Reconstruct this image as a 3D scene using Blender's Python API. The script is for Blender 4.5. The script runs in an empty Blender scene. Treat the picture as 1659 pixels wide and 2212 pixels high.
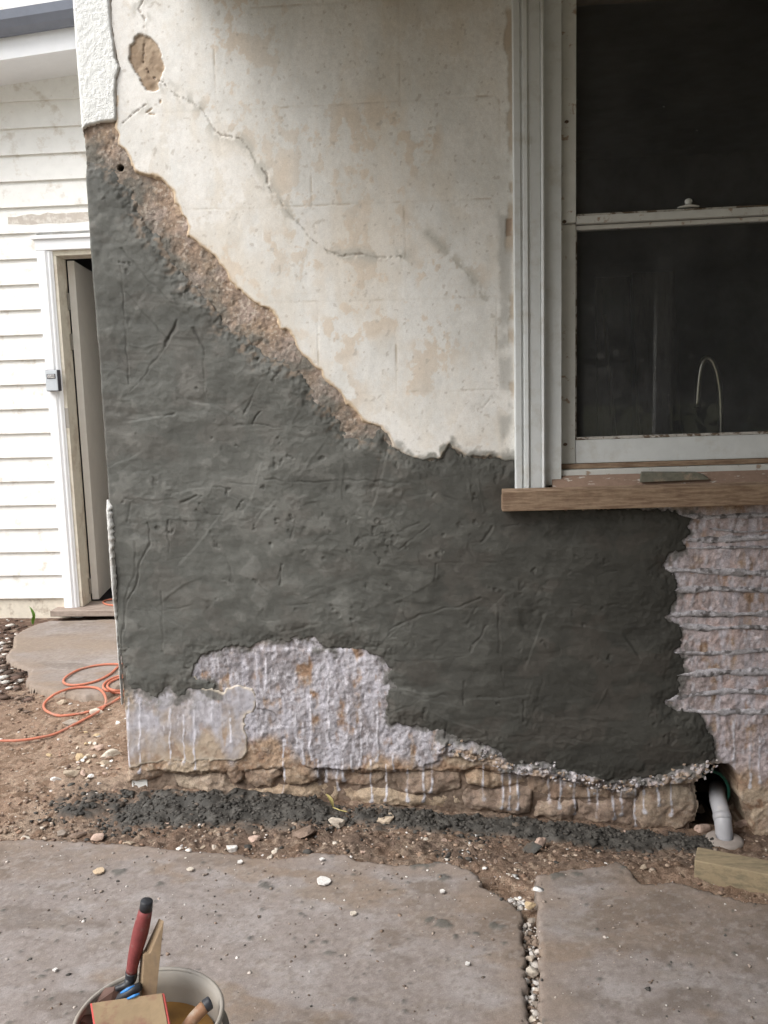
import bpy, bmesh, math, random
import numpy as np
from mathutils import Vector, Matrix, noise as mnoise

scene = bpy.context.scene
COL = scene.collection
random.seed(7)

# ------------------------------------------------------------------ camera
F_PX = 2750 / 2448 * 1659          # focal length in units of the 1659 px wide survey picture
CX, CY = 829.5, 1106.0
CAM = np.array([0.0, -2.6, 1.22])  # wall plane is y = 0, slab top is z = 0


def cam_axes(p, r, y):
    p, r, y = np.radians([p, r, y])
    cp, sp, cy, sy = np.cos(p), np.sin(p), np.cos(y), np.sin(y)
    f = np.array([-sy * cp, cy * cp, -sp])
    rt = np.array([cy, sy, 0.0])
    dn = np.cross(f, rt)
    cr, sr = np.cos(r), np.sin(r)
    return np.array([cr * rt + sr * dn, -sr * rt + cr * dn, f])


AX = cam_axes(7.8, 1.6, 4.3)
cam_d = bpy.data.cameras.new('camera')
cam = bpy.data.objects.new('camera', cam_d)
COL.objects.link(cam)
m = Matrix(((AX[0][0], -AX[1][0], -AX[2][0], CAM[0]),
            (AX[0][1], -AX[1][1], -AX[2][1], CAM[1]),
            (AX[0][2], -AX[1][2], -AX[2][2], CAM[2]),
            (0, 0, 0, 1)))
cam.matrix_world = m
cam_d.sensor_fit = 'HORIZONTAL'
cam_d.sensor_width = 36.0
cam_d.lens = 36.0 * F_PX / 1659
cam_d.clip_start = 0.05
cam_d.clip_end = 500
scene.camera = cam

# ------------------------------------------------------------------ sky, sun, exposure
SUN_DIR = Vector((-0.52, -0.42, 0.74)).normalized()   # towards the sun: left, behind the camera
world = bpy.data.worlds.new('World')
scene.world = world
world.use_nodes = True
wn = world.node_tree
wn.nodes.clear()
w_out = wn.nodes.new('ShaderNodeOutputWorld')
w_bg = wn.nodes.new('ShaderNodeBackground')
w_hs = wn.nodes.new('ShaderNodeHueSaturation')
w_sky = wn.nodes.new('ShaderNodeTexSky')
w_sky.sky_type = 'NISHITA'
w_sky.sun_disc = False
w_sky.sun_elevation = math.asin(SUN_DIR.z)
w_sky.sun_rotation = math.atan2(SUN_DIR.x, SUN_DIR.y)
w_sky.dust_density = 4.0
w_sky.air_density = 1.3
w_hs.inputs['Saturation'].default_value = 0.42
w_bg.inputs['Strength'].default_value = 0.15
wn.links.new(w_sky.outputs[0], w_hs.inputs['Color'])
wn.links.new(w_hs.outputs[0], w_bg.inputs['Color'])
wn.links.new(w_bg.outputs[0], w_out.inputs['Surface'])

sun_d = bpy.data.lights.new('sun', 'SUN')
sun_d.energy = 1.3
sun_d.angle = math.radians(40)
sun_d.color = (1.0, 0.995, 0.985)
sun = bpy.data.objects.new('sun', sun_d)
sun.rotation_euler = SUN_DIR.to_track_quat('Z', 'Y').to_euler()
COL.objects.link(sun)

scene.view_settings.view_transform = 'Standard'
scene.view_settings.look = 'None'
scene.view_settings.exposure = 0.78
scene.view_settings.gamma = 1.0
scene.view_settings.use_curve_mapping = False


# ------------------------------------------------------------------ helpers: survey picture -> place
def ray(x, y):
    return ((x - CX) / F_PX) * AX[0] + ((y - CY) / F_PX) * AX[1] + AX[2]


def W(x, y, d=0.0):
    """survey point on the vertical plane y = d"""
    r = ray(x, y)
    return CAM + r * ((d - CAM[1]) / r[1])


def G(x, y, z=0.0):
    """survey point on the level z"""
    r = ray(x, y)
    return CAM + r * ((z - CAM[2]) / r[2])


def Wxz(pts, d=0.0):
    return np.array([W(x, y, d)[[0, 2]] for x, y in pts])


def Gxy(pts, z=0.0):
    return np.array([G(x, y, z)[:2] for x, y in pts])


# ------------------------------------------------------------------ helpers: noise and distances
_tabs = {}


def vn(x, y, s=0):
    if s not in _tabs:
        _tabs[s] = np.random.default_rng(1000 + s).uniform(-1, 1, (256, 256)).astype(np.float32)
    T = _tabs[s]
    xi = np.floor(x).astype(np.int64)
    yi = np.floor(y).astype(np.int64)
    fx = (x - xi).astype(np.float32)
    fy = (y - yi).astype(np.float32)
    fx = fx * fx * fx * (fx * (fx * 6 - 15) + 10)
    fy = fy * fy * fy * (fy * (fy * 6 - 15) + 10)
    x0, x1, y0, y1 = xi & 255, (xi + 1) & 255, yi & 255, (yi + 1) & 255
    a = T[y0, x0] * (1 - fx) + T[y0, x1] * fx
    b = T[y1, x0] * (1 - fx) + T[y1, x1] * fx
    return a * (1 - fy) + b * fy


def fbm(x, y, o=4, s=0, g=0.5):
    t, a, n, k = 0, 1.0, 0, 1.0
    for i in range(o):
        # turn each octave so that the lattice does not show
        c, sn = math.cos(0.6 * i + 0.3), math.sin(0.6 * i + 0.3)
        t = t + a * vn((x * c - y * sn) * k + 17.3 * i, (x * sn + y * c) * k + 5.1 * i, s + i)
        n += a
        a *= g
        k *= 2.03
    return t / n * 1.6


def sst(a, b, x):
    t = np.clip((x - a) / (b - a), 0, 1)
    return t * t * (3 - 2 * t)


def seg_dist(px, py, pts, closed):
    d = np.full(px.shape, 1e9, np.float32)
    n = len(pts)
    for i in range(n if closed else n - 1):
        ax, ay = pts[i]
        bx, by = pts[(i + 1) % n]
        dx, dy = bx - ax, by - ay
        L = dx * dx + dy * dy + 1e-12
        t = np.clip(((px - ax) * dx + (py - ay) * dy) / L, 0, 1)
        q = (px - ax - t * dx) ** 2 + (py - ay - t * dy) ** 2
        np.minimum(d, q, out=d)
    return np.sqrt(d)


def sdf(px, py, poly):
    """positive inside"""
    px = px.astype(np.float32)
    py = py.astype(np.float32)
    d = seg_dist(px, py, poly, True)
    ins = np.zeros(px.shape, bool)
    n = len(poly)
    for i in range(n):
        ax, ay = poly[i]
        bx, by = poly[(i + 1) % n]
        if ay == by:
            continue
        c = ((ay > py) != (by > py)) & (px < (bx - ax) * (py - ay) / (by - ay) + ax)
        ins ^= c
    return np.where(ins, d, -d)


def mixc(c, k, m):
    """mix colour array c (..., 3) towards k by mask m"""
    m = np.clip(m, 0, 1)[..., None]
    return c * (1 - m) + np.asarray(k, np.float32) * m


# ------------------------------------------------------------------ helpers: materials
def nodes_of(name):
    mt = bpy.data.materials.new(name)
    mt.use_nodes = True
    nt = mt.node_tree
    b = nt.nodes['Principled BSDF']
    return mt, nt, b


def add_bump(nt, b, layers, dist=0.002, strength=0.6):
    """layers: (scale, detail, weight) noise sums on object coordinates"""
    tc = nt.nodes.new('ShaderNodeTexCoord')
    prev = None
    for sc, de, wt in layers:
        n = nt.nodes.new('ShaderNodeTexNoise')
        n.inputs['Scale'].default_value = sc
        n.inputs['Detail'].default_value = de
        n.inputs['Roughness'].default_value = 0.62
        nt.links.new(tc.outputs['Object'], n.inputs['Vector'])
        mu = nt.nodes.new('ShaderNodeMath')
        mu.operation = 'MULTIPLY_ADD'
        mu.inputs[1].default_value = wt
        nt.links.new(n.outputs['Fac'], mu.inputs[0])
        if prev is None:
            mu.inputs[2].default_value = 0
        else:
            nt.links.new(prev, mu.inputs[2])
        prev = mu.outputs[0]
    bp = nt.nodes.new('ShaderNodeBump')
    bp.inputs['Distance'].default_value = dist
    bp.inputs['Strength'].default_value = strength
    nt.links.new(prev, bp.inputs['Height'])
    nt.links.new(bp.outputs[0], b.inputs['Normal'])
    return prev


def noise_tint(nt, col_socket, scale, amount, detail=5):
    """multiply a colour by 1 +- amount of noise; returns a socket"""
    tc = nt.nodes.new('ShaderNodeTexCoord')
    n = nt.nodes.new('ShaderNodeTexNoise')
    n.inputs['Scale'].default_value = scale
    n.inputs['Detail'].default_value = detail
    n.inputs['Roughness'].default_value = 0.65
    nt.links.new(tc.outputs['Object'], n.inputs['Vector'])
    mr = nt.nodes.new('ShaderNodeMapRange')
    mr.inputs['From Min'].default_value = 0.25
    mr.inputs['From Max'].default_value = 0.75
    mr.inputs['To Min'].default_value = 1 - amount
    mr.inputs['To Max'].default_value = 1 + amount
    nt.links.new(n.outputs['Fac'], mr.inputs['Value'])
    vm = nt.nodes.new('ShaderNodeVectorMath')
    vm.operation = 'SCALE'
    nt.links.new(col_socket, vm.inputs[0])
    nt.links.new(mr.outputs[0], vm.inputs['Scale'])
    return vm.outputs[0]


def attr_mat(name, rough=0.9, tint=((180, 0.18),), bump=((220, 4, 1.0),), dist=0.002, strength=0.6, spec=0.25):
    mt, nt, b = nodes_of(name)
    a = nt.nodes.new('ShaderNodeAttribute')
    a.attribute_name = 'col'
    s = a.outputs['Color']
    for sc, am in tint:
        s = noise_tint(nt, s, sc, am)
    nt.links.new(s, b.inputs['Base Color'])
    b.inputs['Roughness'].default_value = rough
    b.inputs['Specular IOR Level'].default_value = spec
    add_bump(nt, b, bump, dist, strength)
    return mt


def plain_mat(name, col, rough=0.6, tint=(30, 0.12), bump=(90, 0.0005), spec=0.4, metal=0.0, col2=None, c2scale=8, c2lo=0.5, c2hi=0.62,
              stretch=None):
    """procedural paint/wood/plastic: base colour, optional second colour in noise patches, fine relief"""
    mt, nt, b = nodes_of(name)
    rgb = nt.nodes.new('ShaderNodeRGB')
    rgb.outputs[0].default_value = (*col, 1)
    s = rgb.outputs[0]
    if col2 is not None:
        tc = nt.nodes.new('ShaderNodeTexCoord')
        mp = nt.nodes.new('ShaderNodeMapping')
        if stretch:
            mp.inputs['Scale'].default_value = stretch
        n = nt.nodes.new('ShaderNodeTexNoise')
        n.inputs['Scale'].default_value = c2scale
        n.inputs['Detail'].default_value = 7
        n.inputs['Roughness'].default_value = 0.65
        nt.links.new(tc.outputs['Object'], mp.inputs['Vector'])
        nt.links.new(mp.outputs[0], n.inputs['Vector'])
        mr = nt.nodes.new('ShaderNodeMapRange')
        mr.inputs['From Min'].default_value = c2lo
        mr.inputs['From Max'].default_value = c2hi
        nt.links.new(n.outputs['Fac'], mr.inputs['Value'])
        mx = nt.nodes.new('ShaderNodeMix')
        mx.data_type = 'RGBA'
        nt.links.new(mr.outputs[0], mx.inputs['Factor'])
        nt.links.new(s, mx.inputs[6])
        mx.inputs[7].default_value = (*col2, 1)
        s = mx.outputs[2]
    if tint:
        s = noise_tint(nt, s, tint[0], tint[1])
    nt.links.new(s, b.inputs['Base Color'])
    b.inputs['Roughness'].default_value = rough
    b.inputs['Metallic'].default_value = metal
    b.inputs['Specular IOR Level'].default_value = spec
    if bump:
        add_bump(nt, b, ((bump[0], 5, 1.0),), bump[1], 0.5)
    return mt


M = {}
M['plaster'] = attr_mat('old plaster', 0.85, ((320, 0.10), (60, 0.05)), ((260, 4, 0.6), (55, 4, 1.0)), 0.0015, 0.5)
M['render'] = attr_mat('wet cement render', 0.68, ((700, 0.24), (60, 0.08)), ((750, 3, 1.0), (210, 4, 0.7)), 0.0014, 0.8, 0.3)
M['backing'] = attr_mat('rough masonry', 0.92, ((240, 0.30), (70, 0.2)), ((330, 4, 0.8), (90, 4, 0.8)), 0.0028, 0.7)
M['stone'] = attr_mat('plinth stone', 0.93, ((260, 0.35), (45, 0.25)), ((330, 4, 0.7), (80, 5, 1.0)), 0.006, 0.9)
M['roughcast'] = attr_mat('white roughcast', 0.8, ((100, 0.04),), ((230, 2, 1.0), (420, 2, 0.3)), 0.003, 0.8)
M['slab'] = attr_mat('dusty concrete', 0.9, ((350, 0.22), (50, 0.12)), ((420, 4, 0.7), (80, 4, 0.8)), 0.0016, 0.7)
M['dirt'] = attr_mat('dirt', 0.97, ((240, 0.35), (60, 0.2)), ((260, 5, 1.0), (70, 4, 1.0)), 0.006, 0.9, 0.1)
M['rubble'] = attr_mat('rubble', 0.95, ((200, 0.25),), ((250, 4, 1.0),), 0.002, 0.7, 0.15)
M['crumb'] = attr_mat('wet mortar crumbs', 0.7, ((200, 0.25),), ((250, 4, 1.0),), 0.002, 0.7, 0.3)


# ------------------------------------------------------------------ helpers: meshes and objects
def tag(o, label=None, cat=None, group=None, kind=None):
    if label:
        o['label'] = label
    if cat:
        o['category'] = cat
    if group:
        o['group'] = group
    if kind:
        o['kind'] = kind
    return o


def empty(name, loc=(0, 0, 0)):
    o = bpy.data.objects.new(name, None)
    o.empty_display_size = 0.05
    o.location = loc
    COL.objects.link(o)
    return o


def link(name, me, mat, parent=None, smooth=False):
    o = bpy.data.objects.new(name, me)
    COL.objects.link(o)
    if mat is not None and not me.materials:
        me.materials.append(mat)
    if smooth:
        me.polygons.foreach_set('use_smooth', np.ones(len(me.polygons), bool))
    if parent is not None:
        o.parent = parent
        # parts are written in place coordinates: undo the parent's own offset
        o.matrix_parent_inverse = Matrix.Translation(parent_loc(parent)).inverted()
    return o


def parent_loc(p):
    v = Vector(p.location)
    while p.parent is not None:
        p = p.parent
        if p.type == 'EMPTY':
            pass
    return v


def fast_mesh(name, V, Q, col=None):
    """V (n,3) float, Q (k,4) or (k,3) int"""
    me = bpy.data.meshes.new(name)
    n, k, c = len(V), len(Q), Q.shape[1]
    me.vertices.add(n)
    me.vertices.foreach_set('co', np.ascontiguousarray(V, np.float32).ravel())
    me.loops.add(k * c)
    me.loops.foreach_set('vertex_index', np.ascontiguousarray(Q, np.int32).ravel())
    me.polygons.add(k)
    me.polygons.foreach_set('loop_start', np.arange(0, k * c, c, dtype=np.int32))
    me.polygons.foreach_set('loop_total', np.full(k, c, np.int32))
    me.update(calc_edges=True)
    if col is not None:
        a = me.attributes.new('col', 'FLOAT_COLOR', 'POINT')
        cc = np.ones((n, 4), np.float32)
        cc[:, :3] = np.clip(col, 0.003, 0.95)
        a.data.foreach_set('color', cc.ravel())
    me.validate()
    return me


def grid_obj(name, P, keep, col, mat, parent=None, smooth=True):
    """P (rows, cols, 3); cells whose four corners are kept"""
    r, c = keep.shape
    idx = np.arange(r * c).reshape(r, c)
    f = keep[:-1, :-1] & keep[1:, :-1] & keep[:-1, 1:] & keep[1:, 1:]
    Q = np.stack([idx[:-1, :-1][f], idx[:-1, 1:][f], idx[1:, 1:][f], idx[1:, :-1][f]], 1)
    used = np.zeros(r * c, bool)
    used[Q.ravel()] = True
    remap = np.cumsum(used) - 1
    me = fast_mesh(name, P.reshape(-1, 3)[used], remap[Q], col.reshape(-1, 3)[used] if col is not None else None)
    return link(name, me, mat, parent, smooth)


def axis(parts):
    out = []
    for a, b, s in parts:
        n = max(1, int(round((b - a) / s)))
        out.append(np.linspace(a, b, n, endpoint=False))
    out.append(np.array([parts[-1][1]]))
    return np.concatenate(out)


def bm_obj(name, bm, mat, parent=None, smooth=False, bevel=0.0, col=None):
    bmesh.ops.recalc_face_normals(bm, faces=bm.faces)
    if bevel:
        bmesh.ops.bevel(bm, geom=[e for e in bm.edges if e.calc_face_angle(0) > 0.5], offset=bevel, segments=2, affect='EDGES', profile=0.6)
    me = bpy.data.meshes.new(name)
    bm.to_mesh(me)
    bm.free()
    if col is not None:
        a = me.attributes.new('col', 'FLOAT_COLOR', 'POINT')
        cc = np.ones((len(me.vertices), 4), np.float32)
        cc[:, :3] = col
        a.data.foreach_set('color', cc.ravel())
    return link(name, me, mat, parent, smooth)


def bm_box(bm, x0, x1, y0, y1, z0, z1, tilt=0.0, tx=0.0):
    """box; tilt raises z by tilt per metre of x from tx"""
    vs = [bm.verts.new((x, y, z + tilt * (x - tx))) for x in (x0, x1) for y in (y0, y1) for z in (z0, z1)]
    for f in ((0, 1, 3, 2), (4, 6, 7, 5), (0, 4, 5, 1), (2, 3, 7, 6), (0, 2, 6, 4), (1, 5, 7, 3)):
        bm.faces.new([vs[i] for i in f])
    return vs


def box(name, x0, x1, y0, y1, z0, z1, mat, parent=None, bevel=0.0, tilt=0.0, tx=0.0):
    bm = bmesh.new()
    bm_box(bm, x0, x1, y0, y1, z0, z1, tilt, tx)
    return bm_obj(name, bm, mat, parent, bevel=bevel)


def hexa(name, front, back, mat, parent=None, bevel=0.0):
    """solid between two matching polygons of 3-D points"""
    bm = bmesh.new()
    a = [bm.verts.new(p) for p in front]
    b = [bm.verts.new(p) for p in back]
    n = len(a)
    bm.faces.new(a)
    bm.faces.new(b[::-1])
    for i in range(n):
        bm.faces.new((a[i], b[i], b[(i + 1) % n], a[(i + 1) % n]))
    return bm_obj(name, bm, mat, parent, bevel=bevel)


def catmull(pts, k=8):
    P = [np.asarray(p, float) for p in pts]
    P = [2 * P[0] - P[1]] + P + [2 * P[-1] - P[-2]]
    out = []
    for i in range(1, len(P) - 2):
        for j in range(k):
            t = j / k
            out.append(0.5 * ((2 * P[i]) + (-P[i - 1] + P[i + 1]) * t + (2 * P[i - 1] - 5 * P[i] + 4 * P[i + 1] - P[i + 2]) * t * t
                              + (-P[i - 1] + 3 * P[i] - 3 * P[i + 1] + P[i + 2]) * t ** 3))
    out.append(P[-2])
    return out


def bm_tube(bm, pts, rad, seg=10, cap=True):
    """tube along points; rad is a number or one per point"""
    n = len(pts)
    rad = [rad] * n if np.isscalar(rad) else list(rad)
    P = [Vector(p) for p in pts]
    up = None
    rings = []
    for i in range(n):
        t = (P[min(i + 1, n - 1)] - P[max(i - 1, 0)]).normalized()
        if up is None:
            up = t.orthogonal().normalized()
        up = (up - t * up.dot(t))
        if up.length < 1e-6:
            up = t.orthogonal()
        up.normalize()
        sd = t.cross(up)
        rings.append([bm.verts.new(P[i] + (up * math.cos(2 * math.pi * k / seg) + sd * math.sin(2 * math.pi * k / seg)) * rad[i]) for k in range(seg)])
    for a, b in zip(rings[:-1], rings[1:]):
        for k in range(seg):
            bm.faces.new((a[k], a[(k + 1) % seg], b[(k + 1) % seg], b[k]))
    if cap:
        bm.faces.new(rings[0][::-1])
        bm.faces.new(rings[-1])


def tube(name, pts, rad, mat, parent=None, seg=10, smooth=True):
    bm = bmesh.new()
    bm_tube(bm, pts, rad, seg)
    o = bm_obj(name, bm, mat, parent, smooth=smooth)
    return o


def bm_lathe(bm, prof, c, seg=40):
    """profile (r, z) turned about the vertical through c"""
    rings = []
    for r, z in prof:
        if r < 1e-6:
            rings.append([bm.verts.new((c[0], c[1], c[2] + z))] * seg)
        else:
            rings.append([bm.verts.new((c[0] + r * math.cos(2 * math.pi * k / seg), c[1] + r * math.sin(2 * math.pi * k / seg), c[2] + z)) for k in range(seg)])
    for a, b in zip(rings[:-1], rings[1:]):
        for k in range(seg):
            vs = []
            for v in (a[k], a[(k + 1) % seg], b[(k + 1) % seg], b[k]):
                if v not in vs:
                    vs.append(v)
            if len(vs) > 2:
                bm.faces.new(vs)


def lathe(name, prof, c, mat, parent=None, seg=40, smooth=True):
    bm = bmesh.new()
    bm_lathe(bm, prof, c, seg)
    return bm_obj(name, bm, mat, parent, smooth=smooth)


def rock_mesh(name, size, col, seed, sub=2, rough=0.28, facet=0.35):
    """lump of broken stone with flat-broken sides, size = (x, y, z) half extents"""
    bm = bmesh.new()
    bmesh.ops.create_icosphere(bm, subdivisions=sub, radius=1.0)
    rr = random.Random(seed)
    planes = []
    for _ in range(15):
        v = Vector((rr.gauss(0, 1), rr.gauss(0, 1), rr.gauss(0, 1))).normalized()
        planes.append((v, rr.uniform(0.36, 0.72)))
    off = Vector((seed * 3.7, seed * 1.3, seed * 0.7))
    for v in bm.verts:
        p = v.co.copy()
        for n, d in planes:
            e = p.dot(n) - d
            if e > 0:
                p -= n * e * (1 - facet * 0.2)
        p *= 1 + rough * 0.6 * mnoise.noise(p * 1.7 + off) + rough * 0.35 * mnoise.noise(p * 4.5 + off)
        v.co = Vector((p.x * size[0], p.y * size[1], p.z * size[2]))
    me = bpy.data.meshes.new(name)
    bm.to_mesh(me)
    bm.free()
    a = me.attributes.new('col', 'FLOAT_COLOR', 'POINT')
    n = len(me.vertices)
    cc = np.ones((n, 4), np.float32)
    for i, v in enumerate(me.vertices):
        k = 1 + 0.35 * mnoise.noise(Vector(v.co) * 60 + off)
        dirt = min(1.0, max(0.0, 0.35 + 0.9 * mnoise.noise(Vector(v.co) * 45 - off) - 0.35 * v.co.z / max(size[2], 1e-4)))
        cc[i, :3] = np.clip(np.array(col) * k * (1 - 0.6 * dirt) + np.array((0.20, 0.14, 0.10)) * 0.6 * dirt, 0.01, 0.9)
    a.data.foreach_set('color', cc.ravel())
    return me


# ==================================================================================================
#  SETTING: ground, slabs
# ==================================================================================================
def wall_base(x):
    return np.interp(x, [-3, -1.3, -1.05, -0.6, -0.1, 0.3, 0.6, 4], [0.0, -0.01, -0.035, -0.06, -0.10, -0.135, -0.165, -0.17])


def gh(x, y):
    """height of the bare dirt"""
    x = np.asarray(x, float)
    y = np.asarray(y, float)
    slope = wall_base(x)
    edge = np.interp(x, [-3, -1.0, 0.1, 0.5, 4], [-0.012, -0.012, -0.03, -0.035, -0.035])
    t = sst(-0.52, -0.06, y)
    z = edge * (1 - t) + slope * t
    left = sst(-1.05, -1.35, x) * sst(-0.5, 0.0, y)
    z = z * (1 - left) + (-0.006) * left
    near = np.exp(-((x + 0.3) / 4) ** 2 - ((y) / 3) ** 2)
    z = z + near * (0.010 * fbm(x * 4 + 3, y * 4, 4, 40) + 0.006 * fbm(x * 15, y * 15, 4, 44))
    return z


def Gd(x, y, lift=0.0):
    """survey point on the dirt"""
    z = 0.0
    for _ in range(12):
        p = G(x, y, z)
        z = float(gh(p[0], p[1])) + lift
    return G(x, y, z)


SLAB_L = Gxy([(-60, 1815), (60, 1812), (130, 1815), (200, 1817), (260, 1822), (350, 1828), (400, 1836), (470, 1838), (560, 1851), (620, 1849),
              (690, 1840), (740, 1843), (790, 1860), (850, 1868), (920, 1866), (960, 1862), (1010, 1874), (1035, 1890), (1043, 1913),
              (1075, 1930), (1100, 1948), (1122, 1966), (1128, 2000), (1133, 2110), (1138, 2230)])
SLAB_L = np.concatenate([SLAB_L, [[SLAB_L[-1][0] - 0.02, -3.6], [-4.0, -3.6], [-4.0, SLAB_L[0][1] + 0.05]]])
SLAB_R = Gxy([(1170, 2240), (1167, 2110), (1164, 1980), (1160, 1920), (1161, 1888), (1200, 1884), (1250, 1877), (1310, 1867), (1345, 1861),
              (1360, 1872), (1372, 1894), (1386, 1910), (1420, 1908), (1450, 1904), (1480, 1910), (1520, 1921), (1560, 1932), (1600, 1944), (1659, 1952),
              (1760, 1972)])
SLAB_R = np.concatenate([[[SLAB_R[0][0] - 0.02, -3.6]], SLAB_R, [[4.0, SLAB_R[-1][1] - 0.03], [4.0, -3.6]]])
SLAB_F = Gxy([(29, 1374), (50, 1360), (82, 1347), (111, 1340), (180, 1339), (250, 1337), (330, 1337), (330, 1484), (261, 1481), (229, 1497), (183, 1501), (150, 1497),
              (124, 1494), (95, 1488), (65, 1482), (58, 1468), (66, 1448), (48, 1440), (33, 1435), (20, 1424), (15, 1412), (27, 1398)], 0.02)

# ---- dirt
gx = axis([(-60, -10, 10), (-10, -3, 1.0), (-3, -1.75, 0.02), (-1.75, 1.05, 0.0062), (1.05, 2.6, 0.04), (2.6, 10, 1.0), (10, 60, 10)])
gy = axis([(-60, -10, 10), (-10, -3, 1.0), (-3, -1.0, 0.05), (-1.0, 0.35, 0.0062), (0.35, 2.2, 0.012), (2.2, 10, 1.2), (10, 60, 10)])
X, Y = np.meshgrid(gx, gy)
sl, sr_, sf = sdf(X, Y, SLAB_L), sdf(X, Y, SLAB_R), sdf(X, Y, SLAB_F)
Z = gh(X, Y)
fine = np.exp(-((X + 0.3) / 2.2) ** 4 - (Y / 2.0) ** 4)
clod = np.abs(fbm(X * 38, Y * 38, 3, 50)) ** 1.5
lumpy = sst(0.35, -0.2, np.abs(Y + 0.25) - 0.25) * sst(-1.5, -1.0, X)
Z = Z + fine * (0.004 * fbm(X * 60, Y * 60, 3, 52) + (0.003 + 0.006 * lumpy) * clod - 0.002)
keep = (np.maximum(np.maximum(sl, sr_), sf) < 0.05) & ~((X > -1.0) & (X < 2.9) & (Y > 0.06) & (Y < 6))
n1, n2 = fbm(X * 3, Y * 3, 5, 60), fbm(X * 22, Y * 22, 4, 66)
C = np.ones(X.shape + (3,), np.float32) * np.array([0.265, 0.185, 0.135], np.float32)
C = mixc(C, (0.33, 0.25, 0.19), sst(0.0, 0.6, n1))
C = mixc(C, (0.20, 0.135, 0.095), sst(0.1, 0.5, -n2))
trench = sst(-0.62, -0.3, Y) * sst(0.06, -0.02, Y) * sst(-1.35, -0.95, X)
C = mixc(C, (0.115, 0.083, 0.066), trench * (0.62 + 0.35 * n2))
C = mixc(C, (0.13, 0.085, 0.065), sst(-1.7, -2.0, X + 0.15 * n2) * sst(0.3, 0.6, Y))
C = mixc(C, (0.42, 0.33, 0.25), sst(0.3, 0.7, fbm(X * 60, Y * 60, 4, 70)) * 0.5)
far = sst(3.5, 9, np.hypot(X, Y))
C = mixc(C, (0.10, 0.12, 0.05), far * 0.8)
ground = grid_obj('ground', np.stack([X, Y, Z], -1), keep, C, M['dirt'])
tag(ground, kind='structure')


# ---- concrete slabs
def slab(name, poly, bounds, z0, seed, s=0.0055, dusty=0.0):
    xs, ys = axis(bounds[0]), axis(bounds[1])
    X, Y = np.meshgrid(xs, ys)
    d = sdf(X, Y, poly)
    d = d + (0.006 * fbm(X * 28, Y * 28, 4, seed) + 0.004 * fbm(X * 85, Y * 85, 3, seed + 2)) * np.exp(-(d / 0.05) ** 2)
    top = z0 + 0.0022 * fbm(X * 7, Y * 7, 4, seed + 5) + 0.0006 * fbm(X * 70, Y * 70, 3, seed + 9)
    Z = top - 0.0025 * sst(0.012, 0.0, d) - 0.075 * sst(0.0005, -0.009, d)
    keep = d > -0.014
    n1 = fbm(X * 2.3, Y * 4.5, 5, seed + 12)
    n2 = fbm(X * 9, Y * 14, 5, seed + 17)
    n3 = fbm(X * 40, Y * 40, 4, seed + 21)
    C = np.ones(X.shape + (3,), np.float32) * np.array([0.242, 0.210, 0.194], np.float32)
    C = mixc(C, (0.285, 0.257, 0.245), sst(-0.1, 0.7, n2))
    C = mixc(C, (0.135, 0.108, 0.088), sst(0.25, 0.6, fbm(X * 5, Y * 9, 5, seed + 40)) * 0.55)
    C = mixc(C, (0.215, 0.150, 0.095), sst(0.35, 0.65, fbm(X * 4 + 5, Y * 7, 4, seed + 44)) * 0.5)
    C = mixc(C, (0.222, 0.178, 0.147), sst(0.05, 0.6, n1) * (0.65 + 0.3 * n3))
    C = mixc(C, (0.16, 0.125, 0.10), sst(0.3, 0.65, n2 * 0.6 + n1 * 0.6) * 0.75)
    C = mixc(C, (0.22, 0.185, 0.155), sst(0.25, 0.7, fbm(X * 20, Y * 34, 5, seed + 25)) * 0.40)
    C = mixc(C, (0.34, 0.31, 0.29), sst(0.35, 0.6, fbm(X * 90, Y * 90, 3, seed + 28)) * 0.35)
    C = mixc(C, (0.17, 0.14, 0.12), sst(0.45, 0.65, fbm(X * 110, Y * 110, 2, seed + 30)) * 0.45)
    C = mixc(C, (0.235, 0.18, 0.14), sst(0.09, 0.0, d + 0.05 * n2) * 0.5)
    # dark mortar splats lying on it
    rs = np.random.default_rng(seed)
    sp = np.zeros(X.shape, np.float32)
    for cx_, cy_, r_ in SPLATS:
        dd = np.hypot((X - cx_), (Y - cy_) * 1.0)
        sp = np.maximum(sp, sst(1.0, 0.55, dd / r_ + 0.55 * fbm(X * 60, Y * 60, 3, seed + 33)))
    C = mixc(C, (0.10, 0.098, 0.088), sp * 0.8)
    Z = Z + sp * 0.003
    C = mixc(C, (0.26, 0.20, 0.15), sst(0.0, -0.006, d) * 0.9)
    if dusty:
        C = mixc(C, (0.27, 0.215, 0.17), dusty * (0.6 + 0.5 * n1))
    o = grid_obj(name, np.stack([X, Y, Z], -1), keep, C, M['slab'])
    tag(o, kind='structure')
    return o


SPLATS = []
for px, py, r in [(915, 1850, 0.030), (905, 1868, 0.028), (942, 1862, 0.022), (958, 1895, 0.022), (570, 1915, 0.018), (580, 1918, 0.014), (1075, 2005, 0.02),
                  (955, 2000, 0.022), (925, 1990, 0.016), (255, 1885, 0.02), (203, 2172, 0.012), (345, 1908, 0.016), (1205, 1893, 0.02), (1245, 1890, 0.014),
                  (700, 2035, 0.010), (705, 2060, 0.012), (985, 2025, 0.008), (650, 1975, 0.007), (820, 2100, 0.006), (90, 2110, 0.008), (1350, 1875, 0.012)]:
    p = G(px, py)
    SPLATS.append((p[0], p[1], r))
for _ in range(150):
    p = G(random.uniform(0, 1659), random.uniform(1830, 2212))
    SPLATS.append((p[0], p[1], random.choice([0.0035, 0.004, 0.005, 0.007])))

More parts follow.
